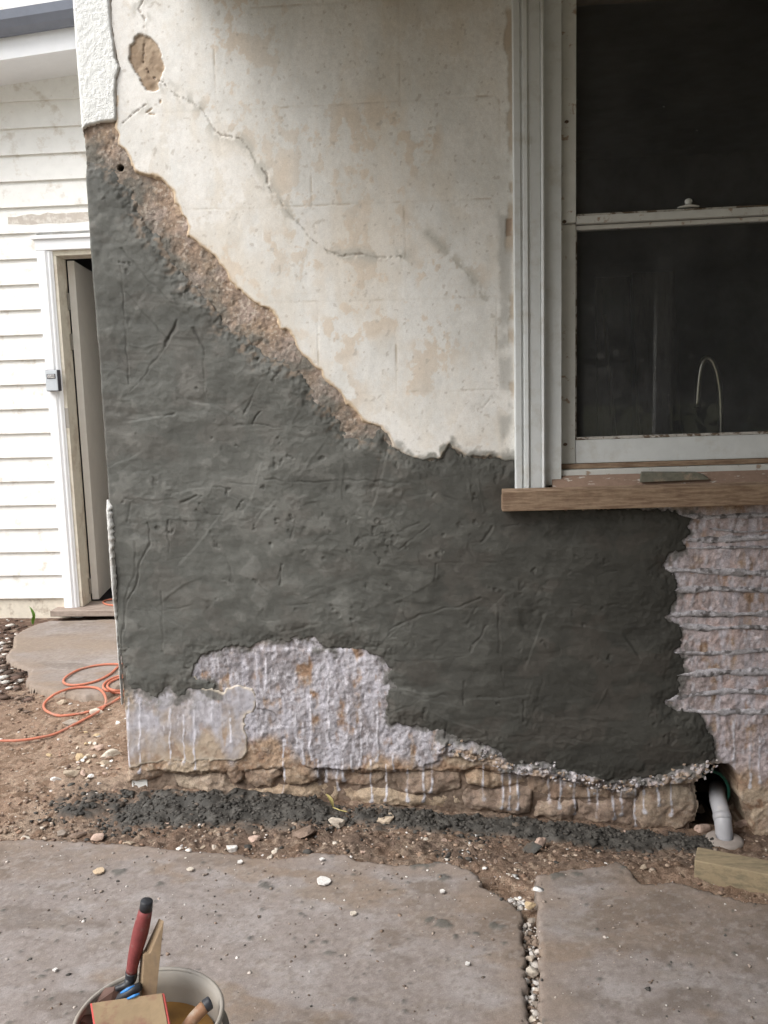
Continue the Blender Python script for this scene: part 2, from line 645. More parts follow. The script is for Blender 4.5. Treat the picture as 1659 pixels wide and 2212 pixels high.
slab('concrete_slab', SLAB_L, ([(-4.0, -1.5, 0.03), (-1.5, 0.2, 0.0055), (0.2, 0.26, 0.03)], [(-3.7, -1.2, 0.05), (-1.2, -0.34, 0.0055)]), 0.0, 80)
slab('concrete_slab', SLAB_R, ([(0.10, 0.80, 0.0055), (0.8, 1.2, 0.012), (1.2, 4.05, 0.04)], [(-3.7, -1.2, 0.05), (-1.2, -0.42, 0.0055)]), 0.0, 110)
SPLATS = []
slab('door_slab', SLAB_F, ([(-2.7, -1.2, 0.009)], [(0.6, 2.12, 0.009)]), 0.02, 140, dusty=0.7)

# ==================================================================================================
#  HOUSE: wall with its coats
# ==================================================================================================
house = empty('house', (-1.05, 0.0, 0.0))
tag(house, 'old house wall with peeling cream plaster and a fresh dark grey cement patch', 'house')

XL = -1.052                     # the corner
WIN_X0, WIN_X1 = 0.2, 1.18      # outer edges of the architraves
OPEN = (0.24, 1.14, 0.90, 2.41)

P_ROUGH = Wxz([(150, -20), (240, -20), (241, 30), (243, 60), (247, 85), (251, 115), (252, 128), (258, 142), (262, 150), (258, 160), (254, 172), (252, 200), (253, 235),
               (254, 262), (225, 266), (192, 275), (184, 282), (177, 292), (150, 292)])
DIAG = [(256, 314), (268, 325), (281, 340), (285, 352), (289, 366), (301, 379), (322, 382), (343, 387), (357, 397), (369, 408), (376, 420), (382, 438), (395, 465),
        (408, 490), (405, 513), (410, 511), (432, 527), (465, 552), (476, 570), (489, 593), (502, 613), (518, 626), (546, 654), (571, 664), (595, 683), (606, 707),
        (628, 724), (637, 738), (644, 756), (665, 777), (693, 805), (714, 830), (738, 858), (763, 887), (783, 911)]
LOWEDGE = [(796, 917), (822, 925), (836, 937), (841, 950), (847, 965), (873, 980), (895, 989), (921, 994), (954, 990), (960, 972), (972, 961), (980, 970), (1002, 983),
           (1039, 990), (1064, 988), (1094, 994), (1130, 993)]
P_PLAST = np.concatenate([Wxz([(238, -25)] + [(239, 0), (243, 60), (250, 115), (260, 150), (253, 172), (253, 262)] + DIAG + LOWEDGE), [[0.26, 3.0], [-0.99, 3.0]]])
PATCH = [(x * .3268, y * .3268) for x, y in [(930, 235), (985, 243), (1020, 260), (1045, 295), (1060, 330), (1072, 370), (1080, 400), (1087, 470), (1085, 540), (1062, 565),
                                             (1085, 612), (1040, 615), (990, 600), (960, 560), (925, 525), (900, 480), (880, 430), (868, 390), (870, 310), (895, 252)]]
P_PATCH = Wxz(PATCH)
RTOP = [(150, 346), (196, 346), (215, 346), (235, 354), (262, 376), (276, 398), (290, 420), (300, 455), (315, 485), (338, 507), (363, 544), (383, 572), (399, 593), (432, 621),
        (465, 666), (497, 707), (542, 736), (571, 768), (616, 777), (644, 801), (673, 838), (706, 875), (734, 915), (751, 936), (775, 944), (804, 936), (812, 920)]
RJAG = [(1130, 993), (1130, 1060), (1130, 1100), (1458, 1100), (1466, 1112), (1497, 1116), (1485, 1132), (1489, 1151), (1477, 1167), (1477, 1188), (1442, 1201), (1431, 1221), (1448, 1236), (1460, 1260),
        (1460, 1291), (1450, 1318), (1439, 1333), (1466, 1349), (1473, 1368), (1468, 1395), (1452, 1407), (1470, 1418), (1477, 1430), (1477, 1453), (1460, 1463),
        (1468, 1473), (1466, 1503), (1437, 1515), (1458, 1533), (1500, 1540), (1520, 1556), (1532, 1590), (1542, 1625), (1548, 1642), (1530, 1650)]
RBOT = [(1520, 1650), (1480, 1655), (1450, 1665), (1410, 1675), (1360, 1685), (1320, 1688), (1290, 1680), (1255, 1668), (1220, 1660), (1195, 1650), (1175, 1644), (1150, 1650), (1110, 1652),
        (1088, 1638), (1075, 1622), (1060, 1612), (1010, 1602), (975, 1600), (950, 1588), (920, 1570), (877, 1561), (845, 1561), (838, 1540), (836, 1520), (840, 1479), (845, 1446), (828, 1418),
        (796, 1403), (775, 1397), (722, 1399), (700, 1397), (689, 1390), (681, 1375), (657, 1375), (628, 1379), (595, 1387), (563, 1385), (538, 1395), (489, 1399), (465, 1405), (432, 1409),
        (420, 1434), (420, 1463), (462, 1479), (464, 1500), (448, 1487), (403, 1487), (394, 1512), (383, 1513), (376, 1498), (367, 1484), (354, 1491), (342, 1508), (322, 1496), (289, 1491), (277, 1479),
        (273, 1446), (262, 1420), (150, 1400)]
P_REND = Wxz(RTOP + LOWEDGE[1:] + RJAG + RBOT)
P_HOLE = Wxz([(1497, 1800), (1500, 1767), (1497, 1720), (1503, 1690), (1516, 1668), (1531, 1656), (1562, 1650), (1587, 1663), (1599, 1683), (1601, 1725), (1612, 1742), (1622, 1760), (1625, 1830), (1497, 1830)])
P_SKIM = Wxz([(150, 1380), (400, 1380), (420, 1440), (440, 1478), (480, 1486), (520, 1482), (545, 1490), (551, 1508), (547, 1528), (535, 1545), (531, 1570), (538, 1585), (534, 1615), (530, 1630), (518, 1638), (506, 1637), (470, 1640),
              (440, 1636), (415, 1648), (380, 1646), (350, 1650), (320, 1654), (280, 1652), (150, 1655)])
P_WASHC = Wxz([(551, 1400), (551, 1508), (556, 1530), (585, 1535), (610, 1560), (622, 1585), (634, 1606), (642, 1628), (652, 1643), (667, 1656), (690, 1660), (730, 1662), (775, 1672), (800, 1668), (822, 1658), (850, 1664), (873, 1669),
               (890, 1662), (910, 1654), (947, 1643), (961, 1614), (965, 1560), (850, 1400)])
# where the bonding wash was splashed
P_WASH = Wxz([(277, 1380), (277, 1640), (330, 1600), (420, 1600), (520, 1640), (560, 1600), (640, 1620), (670, 1680), (820, 1665), (900, 1668), (960, 1645), (1010, 1640), (1060, 1655),
              (1130, 1668), (1200, 1690), (1330, 1710), (1420, 1690), (1500, 1672), (1570, 1660), (1659, 1690), (2400, 1720), (2400, 1080), (1400, 1080), (1400, 1380)])

DRIPS = [(278, 1507, 1654), (303, 1520, 1668), (368, 1530, 1648), (398, 1545, 1648), (421, 1525, 1660), (498, 1552, 1600), (612, 1600, 1722), (688, 1640, 1697), (702, 1640, 1695), (728, 1640, 1713), (741, 1640, 1690),
         (759, 1630, 1669), (801, 1640, 1735), (834, 1650, 1731), (849, 1630, 1669), (880, 1660, 1731), (915, 1655, 1735), (932, 1648, 1713), (1044, 1650, 1728), (1086, 1660, 1746), (1101, 1660, 1748),
         (1119, 1648, 1748), (1186, 1660, 1735), (1212, 1670, 1746), (1242, 1672, 1763), (1273, 1680, 1739), (1292, 1690, 1770), (1327, 1690, 1773), (1344, 1690, 1765), (1374, 1685, 1791), (1393, 1690, 1756),
         (1451, 1690, 1763), (1422, 1690, 1740), (1620, 1600, 1700), (1585, 1560, 1640), (1640, 1590, 1690), (655, 1560, 1650), (640, 1540, 1610), (575, 1420, 1500), (460, 1490, 1560), (780, 1560, 1650), (815, 1520, 1640), (672, 1500, 1640), (710, 1440, 1600)]
DRIP_W = []
for i, (x, a, b) in enumerate(DRIPS):
    rr = random.Random(i)
    n = max(4, int((b - a) / 9))
    line = []
    for k in range(n + 1):
        line.append((x + 2.5 * math.sin(k * 0.9 + i * 2.1) * (k / n) + rr.uniform(-1.0, 1.0), a + (b - a) * k / n))
    DRIP_W.append(Wxz(line))
P_STAIN = Wxz([(1400, 1690), (1380, 1715), (1375, 1740), (1380, 1770)])


def drip_mask(X, Z):
    m = np.zeros(X.shape, np.float32)
    for i, ln in enumerate(DRIP_W):
        x0, x1, z0, z1 = ln[:, 0].min() - 0.02, ln[:, 0].max() + 0.02, ln[:, 1].min() - 0.02, ln[:, 1].max() + 0.02
        ix = (X > x0) & (X < x1) & (Z > z0) & (Z < z1)
        if not ix.any():
            continue
        d = seg_dist(X[ix].astype(np.float32), Z[ix].astype(np.float32), ln, False)
        w = 0.0024 + 0.0014 * vn(Z[ix] * 70 + i * 9.1, Z[ix] * 0 + i, 7) + 0.003 * sst(ln[:, 1].min() + 0.012, ln[:, 1].min(), Z[ix])
        gap = sst(-0.75, -0.35, vn(Z[ix] * 55 + i * 4.7, Z[ix] * 0 + 2.0 * i, 9))
        m[ix] = np.maximum(m[ix], sst(1.5, 0.6, d / w) * (0.25 + 0.75 * gap))
    return m


def masonry_colour(X, Z, plinth=False):
    """colour of the bare wall, wash and drips as they lie on it"""
    n1, n2, n3 = fbm(X * 6, Z * 6, 5, 200), fbm(X * 28, Z * 28, 4, 206), fbm(X * 90, Z * 90, 3, 211)
    C = np.ones(X.shape + (3,), np.float32) * np.array([0.355, 0.255, 0.18], np.float32)
    C = mixc(C, (0.42, 0.335, 0.25), sst(0.0, 0.6, n1))
    C = mixc(C, (0.28, 0.185, 0.125), sst(0.1, 0.6, -n2 - 0.3 * n1))
    C = mixc(C, (0.50, 0.42, 0.35), sst(0.35, 0.7, n3) * 0.5)
    dw = sdf(X, Z, P_WASH) + 0.05 * fbm(X * 12, Z * 5, 4, 215)
    stre = fbm(X * 40, Z * 7, 4, 219)
    wash = sst(-0.02, 0.035, dw) * sst(-0.75, -0.05, stre * 0.65 + n2 * 0.55 + 0.18)
    tone = sst(-0.5, 0.6, fbm(X * 16, Z * 9, 4, 222))[..., None]
    wc = np.array([0.27, 0.262, 0.285], np.float32) * (1 - tone) + np.array([0.425, 0.42, 0.465], np.float32) * tone
    # towards the right the wall shows pinker through the wash
    pink = sst(0.55, 0.8, X)[..., None]
    wc = wc * (1 - pink) + (wc * np.array([1.36, 1.20, 1.13], np.float32)) * pink
    wash = (wash * (1 - 0.10 * sst(0.6, 0.8, X)))[..., None] * 0.92
    C = C * (1 - wash) + wc * wash
    C = mixc(C, (0.42, 0.265, 0.20), sst(0.35, 0.7, fbm(X * 20, Z * 20, 4, 226)) * sst(0.5, 0.8, X) * 0.3)
    C = mixc(C, (0.56, 0.545, 0.59), sst(0.30, 0.65, fbm(X * 95, Z * 42, 3, 230)) * wash[..., 0] * 0.75)
    C = mixc(C, (0.23, 0.20, 0.20), sst(0.25, 0.6, fbm(X * 80, Z * 55, 3, 233)) * wash[..., 0] * 0.6)
    C = mixc(C, (0.50, 0.49, 0.55), sst(0.2, 0.5, fbm(X * 50, Z * 8, 3, 236)) * wash[..., 0] * 0.5)
    dm = drip_mask(X, Z)
    C = mixc(C, (0.60, 0.59, 0.64), dm * 0.85)
    return C, dm, n1, n2, n3


wx = axis([(-1.058, 1.0, 0.0031), (1.0, 1.35, 0.008), (1.35, 3.0, 0.03)])
wz = axis([(-0.26, 2.40, 0.0031), (2.40, 3.0, 0.02)])
X, Zw = np.meshgrid(wx, wz)
X = X.astype(np.float32)
Zw = Zw.astype(np.float32)
S_PL, S_RE, S_RO, S_HO = sdf(X, Zw, P_PLAST), sdf(X, Zw, P_REND), sdf(X, Zw, P_ROUGH), sdf(X, Zw, P_HOLE)
S_PA = sdf(X, Zw, P_PATCH)
in_open = (X > OPEN[0]) & (X < OPEN[1]) & (Zw > OPEN[2]) & (Zw < OPEN[3])
corner = 0.012 * (1 - np.sqrt(np.clip(1 - (1 - np.clip((X - XL) / 0.009, 0, 1)) ** 2, 0, 1))) + 0.02 * (X < XL)


def coat(name, sd, h, C, mat, parent, lo=-0.012, extra=None):
    k = (sd > lo) & ~in_open
    if extra is not None:
        k &= extra
    r = np.where(k.any(1))[0]
    c = np.where(k.any(0))[0]
    r0, r1, c0, c1 = r[0], r[-1] + 1, c[0], c[-1] + 1
    s = np.s_[r0:r1, c0:c1]
    P = np.stack([X[s], -(h[s] - corner[s]), Zw[s]], -1)
    return grid_obj(name, P, k[s], C[s], mat, parent)


# ---- bare masonry behind the coats (sand coat on the slope, washed stone below)
C, DM, n1, n2, n3 = masonry_colour(X, Zw)
ragged = fbm(X * 45, Zw * 45, 4, 240)
S_DI = np.minimum(-S_PL, -S_RE)
sandy = sst(0.95, 1.05, Zw)
ns = fbm(X * 60, Zw * 60, 4, 244)
SC = np.ones(X.shape + (3,), np.float32) * np.array([0.335, 0.25, 0.19], np.float32)
SC = mixc(SC, (0.40, 0.30, 0.22), sst(0.0, 0.6, n2))
SC = mixc(SC, (0.22, 0.165, 0.13), sst(0.15, 0.6, ns) * 0.8)
SC = mixc(SC, (0.36, 0.30, 0.27), sst(0.1, 0.6, fbm(X * 18, Zw * 18, 4, 246)) * 0.6)
SC = mixc(SC, (0.42, 0.35, 0.32), sst(0.2, 0.7, n1) * 0.5)
SC = mixc(SC, (0.62, 0.54, 0.46), sst(0.55, 0.75, fbm(X * 120, Zw * 120, 2, 248)) * 0.6)
# grey film of fresh render smeared over the sand coat next to the patch
film = sst(-0.095, 0.0, S_RE + 0.03 * fbm(X * 14, Zw * 14, 4, 250) + 0.012 * ns)
film = film * (0.55 + 0.45 * sst(-0.4, 0.3, n2))
SC = mixc(SC, (0.15, 0.148, 0.132), film * 0.92)
C = C * (1 - sandy[..., None]) + SC * sandy[..., None]
h = 0.0008 * n3 + 0.004 * n1 + (0.0018 - 0.0009 * sandy) * n2
h = h + sandy * (0.0009 * ns + 0.0005 * fbm(X * 150, Zw * 150, 2, 249) - 0.0022 * sst(0.42, 0.7, fbm(X * 45, Zw * 45, 3, 252)) + 0.001)
# washed stone: knobbly, with hacked flakes
rg = 1 - np.abs(fbm(X * 24, Zw * 30, 4, 255))
h = h + (1 - sandy) * (0.0016 * (rg - 0.6) + 0.0015 * fbm(X * 50, Zw * 38, 3, 258) + 0.0009 * fbm(X * 130, Zw * 110, 2, 259))
S_WC = sdf(X, Zw, P_WASHC) + 0.006 * ragged
h = h + 0.006 * sst(-0.003, 0.004, S_WC) * (1 - sandy)
h = h + 0.0012 * DM
# courses of the hacked brickwork below the sill
right = sst(0.60, 0.70, X) * (1 - sandy)
# the joint bed between the plinth stones lies back
zplin = np.interp(wx, [-1.06, -0.75, -0.5, -0.2, 0.1, 0.3, 0.6, 0.8, 0.95, 3], [0.02, 0.02, 0.035, 0.025, 0.03, 0.01, -0.01, 0.0, 0.0, 0.0])[None, :]
pl = sst(0.012, -0.012, Zw - zplin + 0.008 * ragged)
h = h - 0.020 * pl * (X < 0.86)
C = mixc(C, (0.13, 0.095, 0.075), pl * (X < 0.86) * 0.8 * (1 - DM))
# lumpy crust below the lower lip of the render
LIP = [(960, 1612), (1010, 1626), (1060, 1636), (1090, 1657), (1130, 1664), (1180, 1664), (1230, 1680), (1290, 1696), (1330, 1702), (1380, 1697), (1430, 1688), (1470, 1676), (1510, 1666), (1535, 1660)]
dl = seg_dist(X, Zw, Wxz(LIP), False)
lip = sst(0.032, 0.008, dl + 0.012 * n2)
cr_ = fbm(X * 70, Zw * 70, 3, 262)
h = h + lip * (0.010 + 0.009 * np.abs(cr_) + 0.004 * fbm(X * 25, Zw * 25, 3, 265))
C = mixc(C, (0.50, 0.47, 0.48), lip * sst(-0.3, 0.3, cr_) * 0.85)
C = mixc(C, (0.13, 0.125, 0.115), lip * sst(0.3, 0.5, fbm(X * 45, Zw * 45, 3, 268)) * 0.85)
C = mixc(C, (0.42, 0.31, 0.22), lip * sst(0.2, 0.5, fbm(X * 30, Zw * 30, 3, 271)) * 0.7)
h = h - 0.30 * sst(-0.004, 0.016, S_HO + 0.006 * ragged)
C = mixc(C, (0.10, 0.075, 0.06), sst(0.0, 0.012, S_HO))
# grey splashes and smears of render just outside its edge
spl = sst(-0.030, 0.0, S_RE + 0.026 * fbm(X * 30, Zw * 24, 4, 273) + 0.010 * fbm(X * 110, Zw * 90, 3, 275) - 0.004)
C = mixc(C, (0.125, 0.122, 0.112), spl * (1 - sandy) * 0.9)
dk_ = W(190, 366)
C = mixc(C, (0.045, 0.042, 0.038), sst(1.0, 0.5, np.hypot((X - dk_[0]) / 0.02, (Zw - dk_[2]) / 0.035) + 0.4 * n2))
# drilled hole near the corner
bh = W(261, 363)
bd = np.hypot(X - bh[0], Zw - bh[2])
h = h - 0.03 * sst(0.010, 0.006, bd)
C = mixc(C, (0.03, 0.028, 0.025), sst(0.0115, 0.008, bd))
cover = np.maximum(np.maximum(S_PL - 0.03 * (S_PA > -0.03) * 10, S_RE), S_RO)
C_back, H_back = C, h
k = (cover < 0.03) & (S_HO < 0.012)
o = coat('masonry', np.where(k, 1.0, -1.0), h, C, M['backing'], house)
o['label'] = 'bare sandy masonry with lavender grey wash splashed over its lower part'

# ---- old cream plaster
CR1 = Wxz([(314, 0), (302, 22), (308, 36), (314, 42), (313, 75), (312, 98), (311, 137), (324, 160), (337, 172), (353, 180), (368, 194), (382, 209), (398, 214), (412, 222), (428, 230), (441, 242), (449, 256), (458, 271), (468, 284), (480, 294), (500, 297),
           (520, 301), (532, 312), (541, 325), (553, 353), (566, 364), (579, 379), (580, 395), (583, 408), (594, 421), (608, 437), (620, 455), (634, 471), (644, 482), (656, 493), (666, 508), (678, 522), (694, 532), (708, 544), (725, 548), (741, 555), (760, 550), (781, 550), (811, 557), (840, 557), (873, 555)])
CR2 = Wxz([(925, 505), (943, 522), (969, 551), (994, 574), (1016, 597), (1032, 622), (1046, 649)])
CR3 = Wxz([(253, 290), (268, 268), (292, 246), (318, 228)])
CR4 = Wxz([(1062, 848), (1058, 862), (1044, 880), (1030, 882)])
SCORE = [Wxz(p) for p in [[(545, 20), (862, 1)], [(268, 248), (438, 243), (564, 238), (700, 230), (1071, 209), (1078, 222), (1080, 330)], [(400, 454), (542, 452), (700, 445), (965, 433), (1060, 430)],
                          [(548, 656), (640, 653), (770, 650), (917, 646), (1070, 640)], [(737, 848), (900, 846), (1064, 842), (1100, 842)],
                          [(464, 110), (467, 180), (469, 239)], [(671, 309), (675, 452)], [(873, 437), (876, 540), (877, 640)], [(686, 655), (689, 805)], [(485, 530), (487, 585)], [(657, 650), (658, 675)], [(856, 745), (857, 848)],
                          [(862, 0), (864, 230)], [(1072, 640), (1073, 840)]]]
C = np.ones(X.shape + (3,), np.float32) * np.array([0.77, 0.768, 0.745], np.float32)
a1, a2, a3 = fbm(X * 3.2, Zw * 2.6, 4, 300), fbm(X * 13, Zw * 11, 5, 305), fbm(X * 45, Zw * 34, 5, 310)
vst = fbm(X * 26, Zw * 3.5, 4, 315)
edge_w = np.exp(-np.abs(S_PL) / 0.10)
lowr = sst(-0.35, 0.0, X) * sst(1.45, 1.25, Zw)
C = mixc(C, (0.70, 0.67, 0.615), sst(-0.15, 0.6, a1 * 0.7 + vst * 0.45) * 0.6)
C = mixc(C, (0.80, 0.79, 0.76), sst(0.0, 0.5, a2 - 0.3 * a1) * 0.6)
gr = fbm(X * 150, Zw * 110, 3, 326)
a1b = fbm(X * 4.2 + 9, Zw * 3.6, 4, 318)
beige = sst(-0.35, 0.65, a2 * 0.55 + a1 * 0.45 + vst * 0.30 + 0.12 * a3 + 0.25 * edge_w - 0.10 * sst(1.3, 1.0, Zw))
C = mixc(C, (0.69, 0.635, 0.555), beige * 0.50)
worn = sst(0.06, 0.16, a2 * 0.45 + a3 * 0.38 + 0.10 * gr + 0.35 * a1b - 0.10) * sst(-0.05, 0.35, a1b)
C = mixc(C, (0.65, 0.555, 0.45), worn * 0.65)
bare = sst(0.05, 0.14, fbm(X * 17 + 3, Zw * 15, 5, 322) * 0.6 + 0.12 * gr - 0.3 * a1b) * sst(0.05, 0.4, -a1b)
C = mixc(C, (0.80, 0.79, 0.765), bare * 0.75)
C = mixc(C, (0.61, 0.605, 0.575), sst(0.1, 0.7, fbm(X * 6, Zw * 5, 5, 320)) * 0.40)
C = mixc(C, (0.62, 0.56, 0.48), sst(0.25, 0.7, fbm(X * 130, Zw * 90, 3, 325)) * 0.16)
C = C * (1 + 0.03 * vst + 0.03 * gr)[..., None]
dc = np.minimum(np.minimum(seg_dist(X, Zw, CR1, False), seg_dist(X, Zw, CR2, False) * 1.4), np.minimum(seg_dist(X, Zw, CR3, False) * 1.6, seg_dist(X, Zw, CR4, False) * 1.6))
dcw = np.abs(dc + 0.002 * fbm(X * 130, Zw * 130, 2, 330))
C = mixc(C, (0.50, 0.49, 0.45), np.exp(-(dc / 0.022) ** 2) * sst(-0.1, 0.5, a3 + a2) * 0.85)
ckw = 0.0007 + 0.0014 * sst(-0.2, 0.5, vn(X * 22, Zw * 22, 335))
ck = sst(1.7, 0.5, dcw / ckw)
cgate = 0.6 + 0.4 * sst(-0.4, 0.3, fbm(X * 18, Zw * 18, 3, 337))
ck = ck * cgate * np.where((X > -0.10) & (Zw < 1.80), 0.45, 1.0)
C = mixc(C, (0.33, 0.29, 0.25), ck * 0.75)
ds = np.full(X.shape, 9.0, np.float32)
for p in SCORE:
    ds = np.minimum(ds, seg_dist(X, Zw, p, False))
sgate = sst(-0.15, 0.55, fbm(X * 11, Zw * 11, 3, 340))
sc_ = sst(0.0036, 0.0012, ds)
C = mixc(C, (0.46, 0.39, 0.31), sc_ * (0.10 + 0.55 * sgate * sst(0, 0.5, fbm(X * 30, Zw * 30, 2, 345) + 0.3)))
# cement smear and chips along the architrave
band = sst(0.148, 0.168, X + 0.006 * a3) * sst(1.0, 1.05, Zw) * sst(1.98, 1.88, Zw + 0.1 * a2)
C = mixc(C, (0.47, 0.465, 0.44), band * sst(0.203, 0.183, X - 0.006 * a2) * sst(-0.6, 0.1, a2) * 0.85)
chip = sst(0.182, 0.190, X + 0.007 * a3 + 0.006 * a2) * sst(-0.1, 0.2, fbm(X * 0 + 3, Zw * 9, 3, 350)) * (X < 0.3)
C = mixc(C, (0.50, 0.42, 0.33), chip * 0.8)
c0 = W(1098, 492)
chp = sst(0.0, 0.004, np.minimum(0.011 - np.abs(X - c0[0] - 0.002), 0.026 - np.abs(Zw - c0[2])) + 0.002 * a3)
C = mixc(C, (0.40, 0.31, 0.24), chp)
# fresh render rubbed onto the bottom edge
rub = sst(-0.022, 0.0, S_RE + 0.016 * fbm(X * 40, Zw * 40, 4, 355)) * sst(-0.25, -0.1, X)
C = mixc(C, (0.22, 0.22, 0.20), rub * 0.9)
sme = W(966, 975)
rub2 = sst(1.0, 0.7, np.hypot((X - sme[0]) / 0.026, (Zw - sme[2]) / 0.03) + 0.3 * a3)
C = mixc(C, (0.27, 0.27, 0.245), rub2)
C = mixc(C, (0.24, 0.235, 0.215), sst(-0.035, -0.005, S_RE + 0.02 * a3) * sst(0.0, 0.08, X) * 0.7)
# broken edge of the coat shows its sandy body
edge = S_PL + 0.0045 * ragged + 0.003 * n2
C = mixc(C, (0.56, 0.44, 0.31), sst(0.012, 0.004, edge) * (Zw < 2.1) * (1 - rub))
spot = sst(1.0, 1.1, fbm(X * 75, Zw * 75, 2, 360))
C = mixc(C, (0.45, 0.41, 0.36), spot * 0.5)
h = 0.010 + 0.0022 * fbm(X * 3, Zw * 3, 4, 365) + 0.0007 * a2 - 0.0006 * beige + 0.0003 * a3
h = h - 0.0028 * ck - 0.0008 * sc_ * (0.3 + 0.7 * sgate) - 0.004 * chp - 0.002 * chip
h = h - 0.019 * sst(0.004, -0.006, edge)
pa = S_PA + 0.006 * ragged + 0.004 * n2
PC = mixc(np.ones(X.shape + (3,), np.float32) * np.array([0.41, 0.32, 0.235], np.float32), (0.33, 0.25, 0.18), sst(0.1, 0.5, n2))
PC = mixc(PC, (0.30, 0.22, 0.15), sst(0.4, 0.6, ns) * 0.7)
pm = sst(-0.001, 0.003, pa)[..., None]
C = C * (1 - pm) + PC * pm
C = mixc(C, (0.10, 0.07, 0.05), pm[..., 0] * ck * 0.9)
h = h - pm[..., 0] * (0.006 - 0.0015 * ns) - pm[..., 0] * ck * 0.004
# two small gouges beside the patch
for gxp, gyp, rx, rz, an in [(325, 241, 0.016, 0.0035, 0.5), (349, 222, 0.004, 0.007, -0.3), (331, 249, 0.012, 0.003, -0.2)]:
    g0 = W(gxp, gyp)
    u = (X - g0[0]) * math.cos(an) + (Zw - g0[2]) * math.sin(an)
    v = -(X - g0[0]) * math.sin(an) + (Zw - g0[2]) * math.cos(an)
    gm = sst(1.1, 0.6, np.hypot(u / rx, v / rz) + 0.2 * a3)
    C = mixc(C, (0.50, 0.40, 0.30), gm)
    h = h - 0.003 * gm
o = coat('old_plaster', edge, h, C, M['plaster'], house, lo=-0.010)
o['label'] = 'cracked cream painted plaster with beige worn patches and scored block lines'

# plaster on the far side of the window
C2 = C.copy()
sd2 = np.minimum(X - 1.10, Zw - 0.93)
C2 = mixc(np.ones(X.shape + (3,), np.float32) * np.array([0.74, 0.725, 0.67], np.float32), (0.655, 0.545, 0.42), sst(0.1, 0.4, a2 + 0.3 * a1) * 0.6)
o = coat('old_plaster', sd2, np.full(X.shape, 0.010, np.float32) + 0.001 * a2, C2, M['plaster'], house, lo=0.0)
o['label'] = 'cream plaster on the far side of the window'
sd3 = np.minimum(np.minimum(X - 0.2, 1.12 - X), Zw - 2.39)
o = coat('old_plaster', sd3, np.full(X.shape, 0.010, np.float32) + 0.001 * a2, C2, M['plaster'], house, lo=0.0)
o['label'] = 'cream plaster above the window'

# ---- white roughcast corner strip
C = np.ones(X.shape + (3,), np.float32) * np.array([0.80, 0.815, 0.80], np.float32)
st = fbm(X * 150, Zw * 125, 2, 400)
sd = S_RO + 0.0012 * ragged
h = 0.017 + 0.0010 * sst(-0.3, 0.5, st) + 0.0005 * fbm(X * 9, Zw * 9, 3, 404) - 0.010 * sst(0.003, -0.003, sd)
C = mixc(C, (0.56, 0.50, 0.44), sst(0.0015, -0.002, sd))
o = coat('roughcast_strip', sd, h, C, M['roughcast'], house, lo=-0.004)
o['label'] = 'stippled white roughcast strip left at the corner'

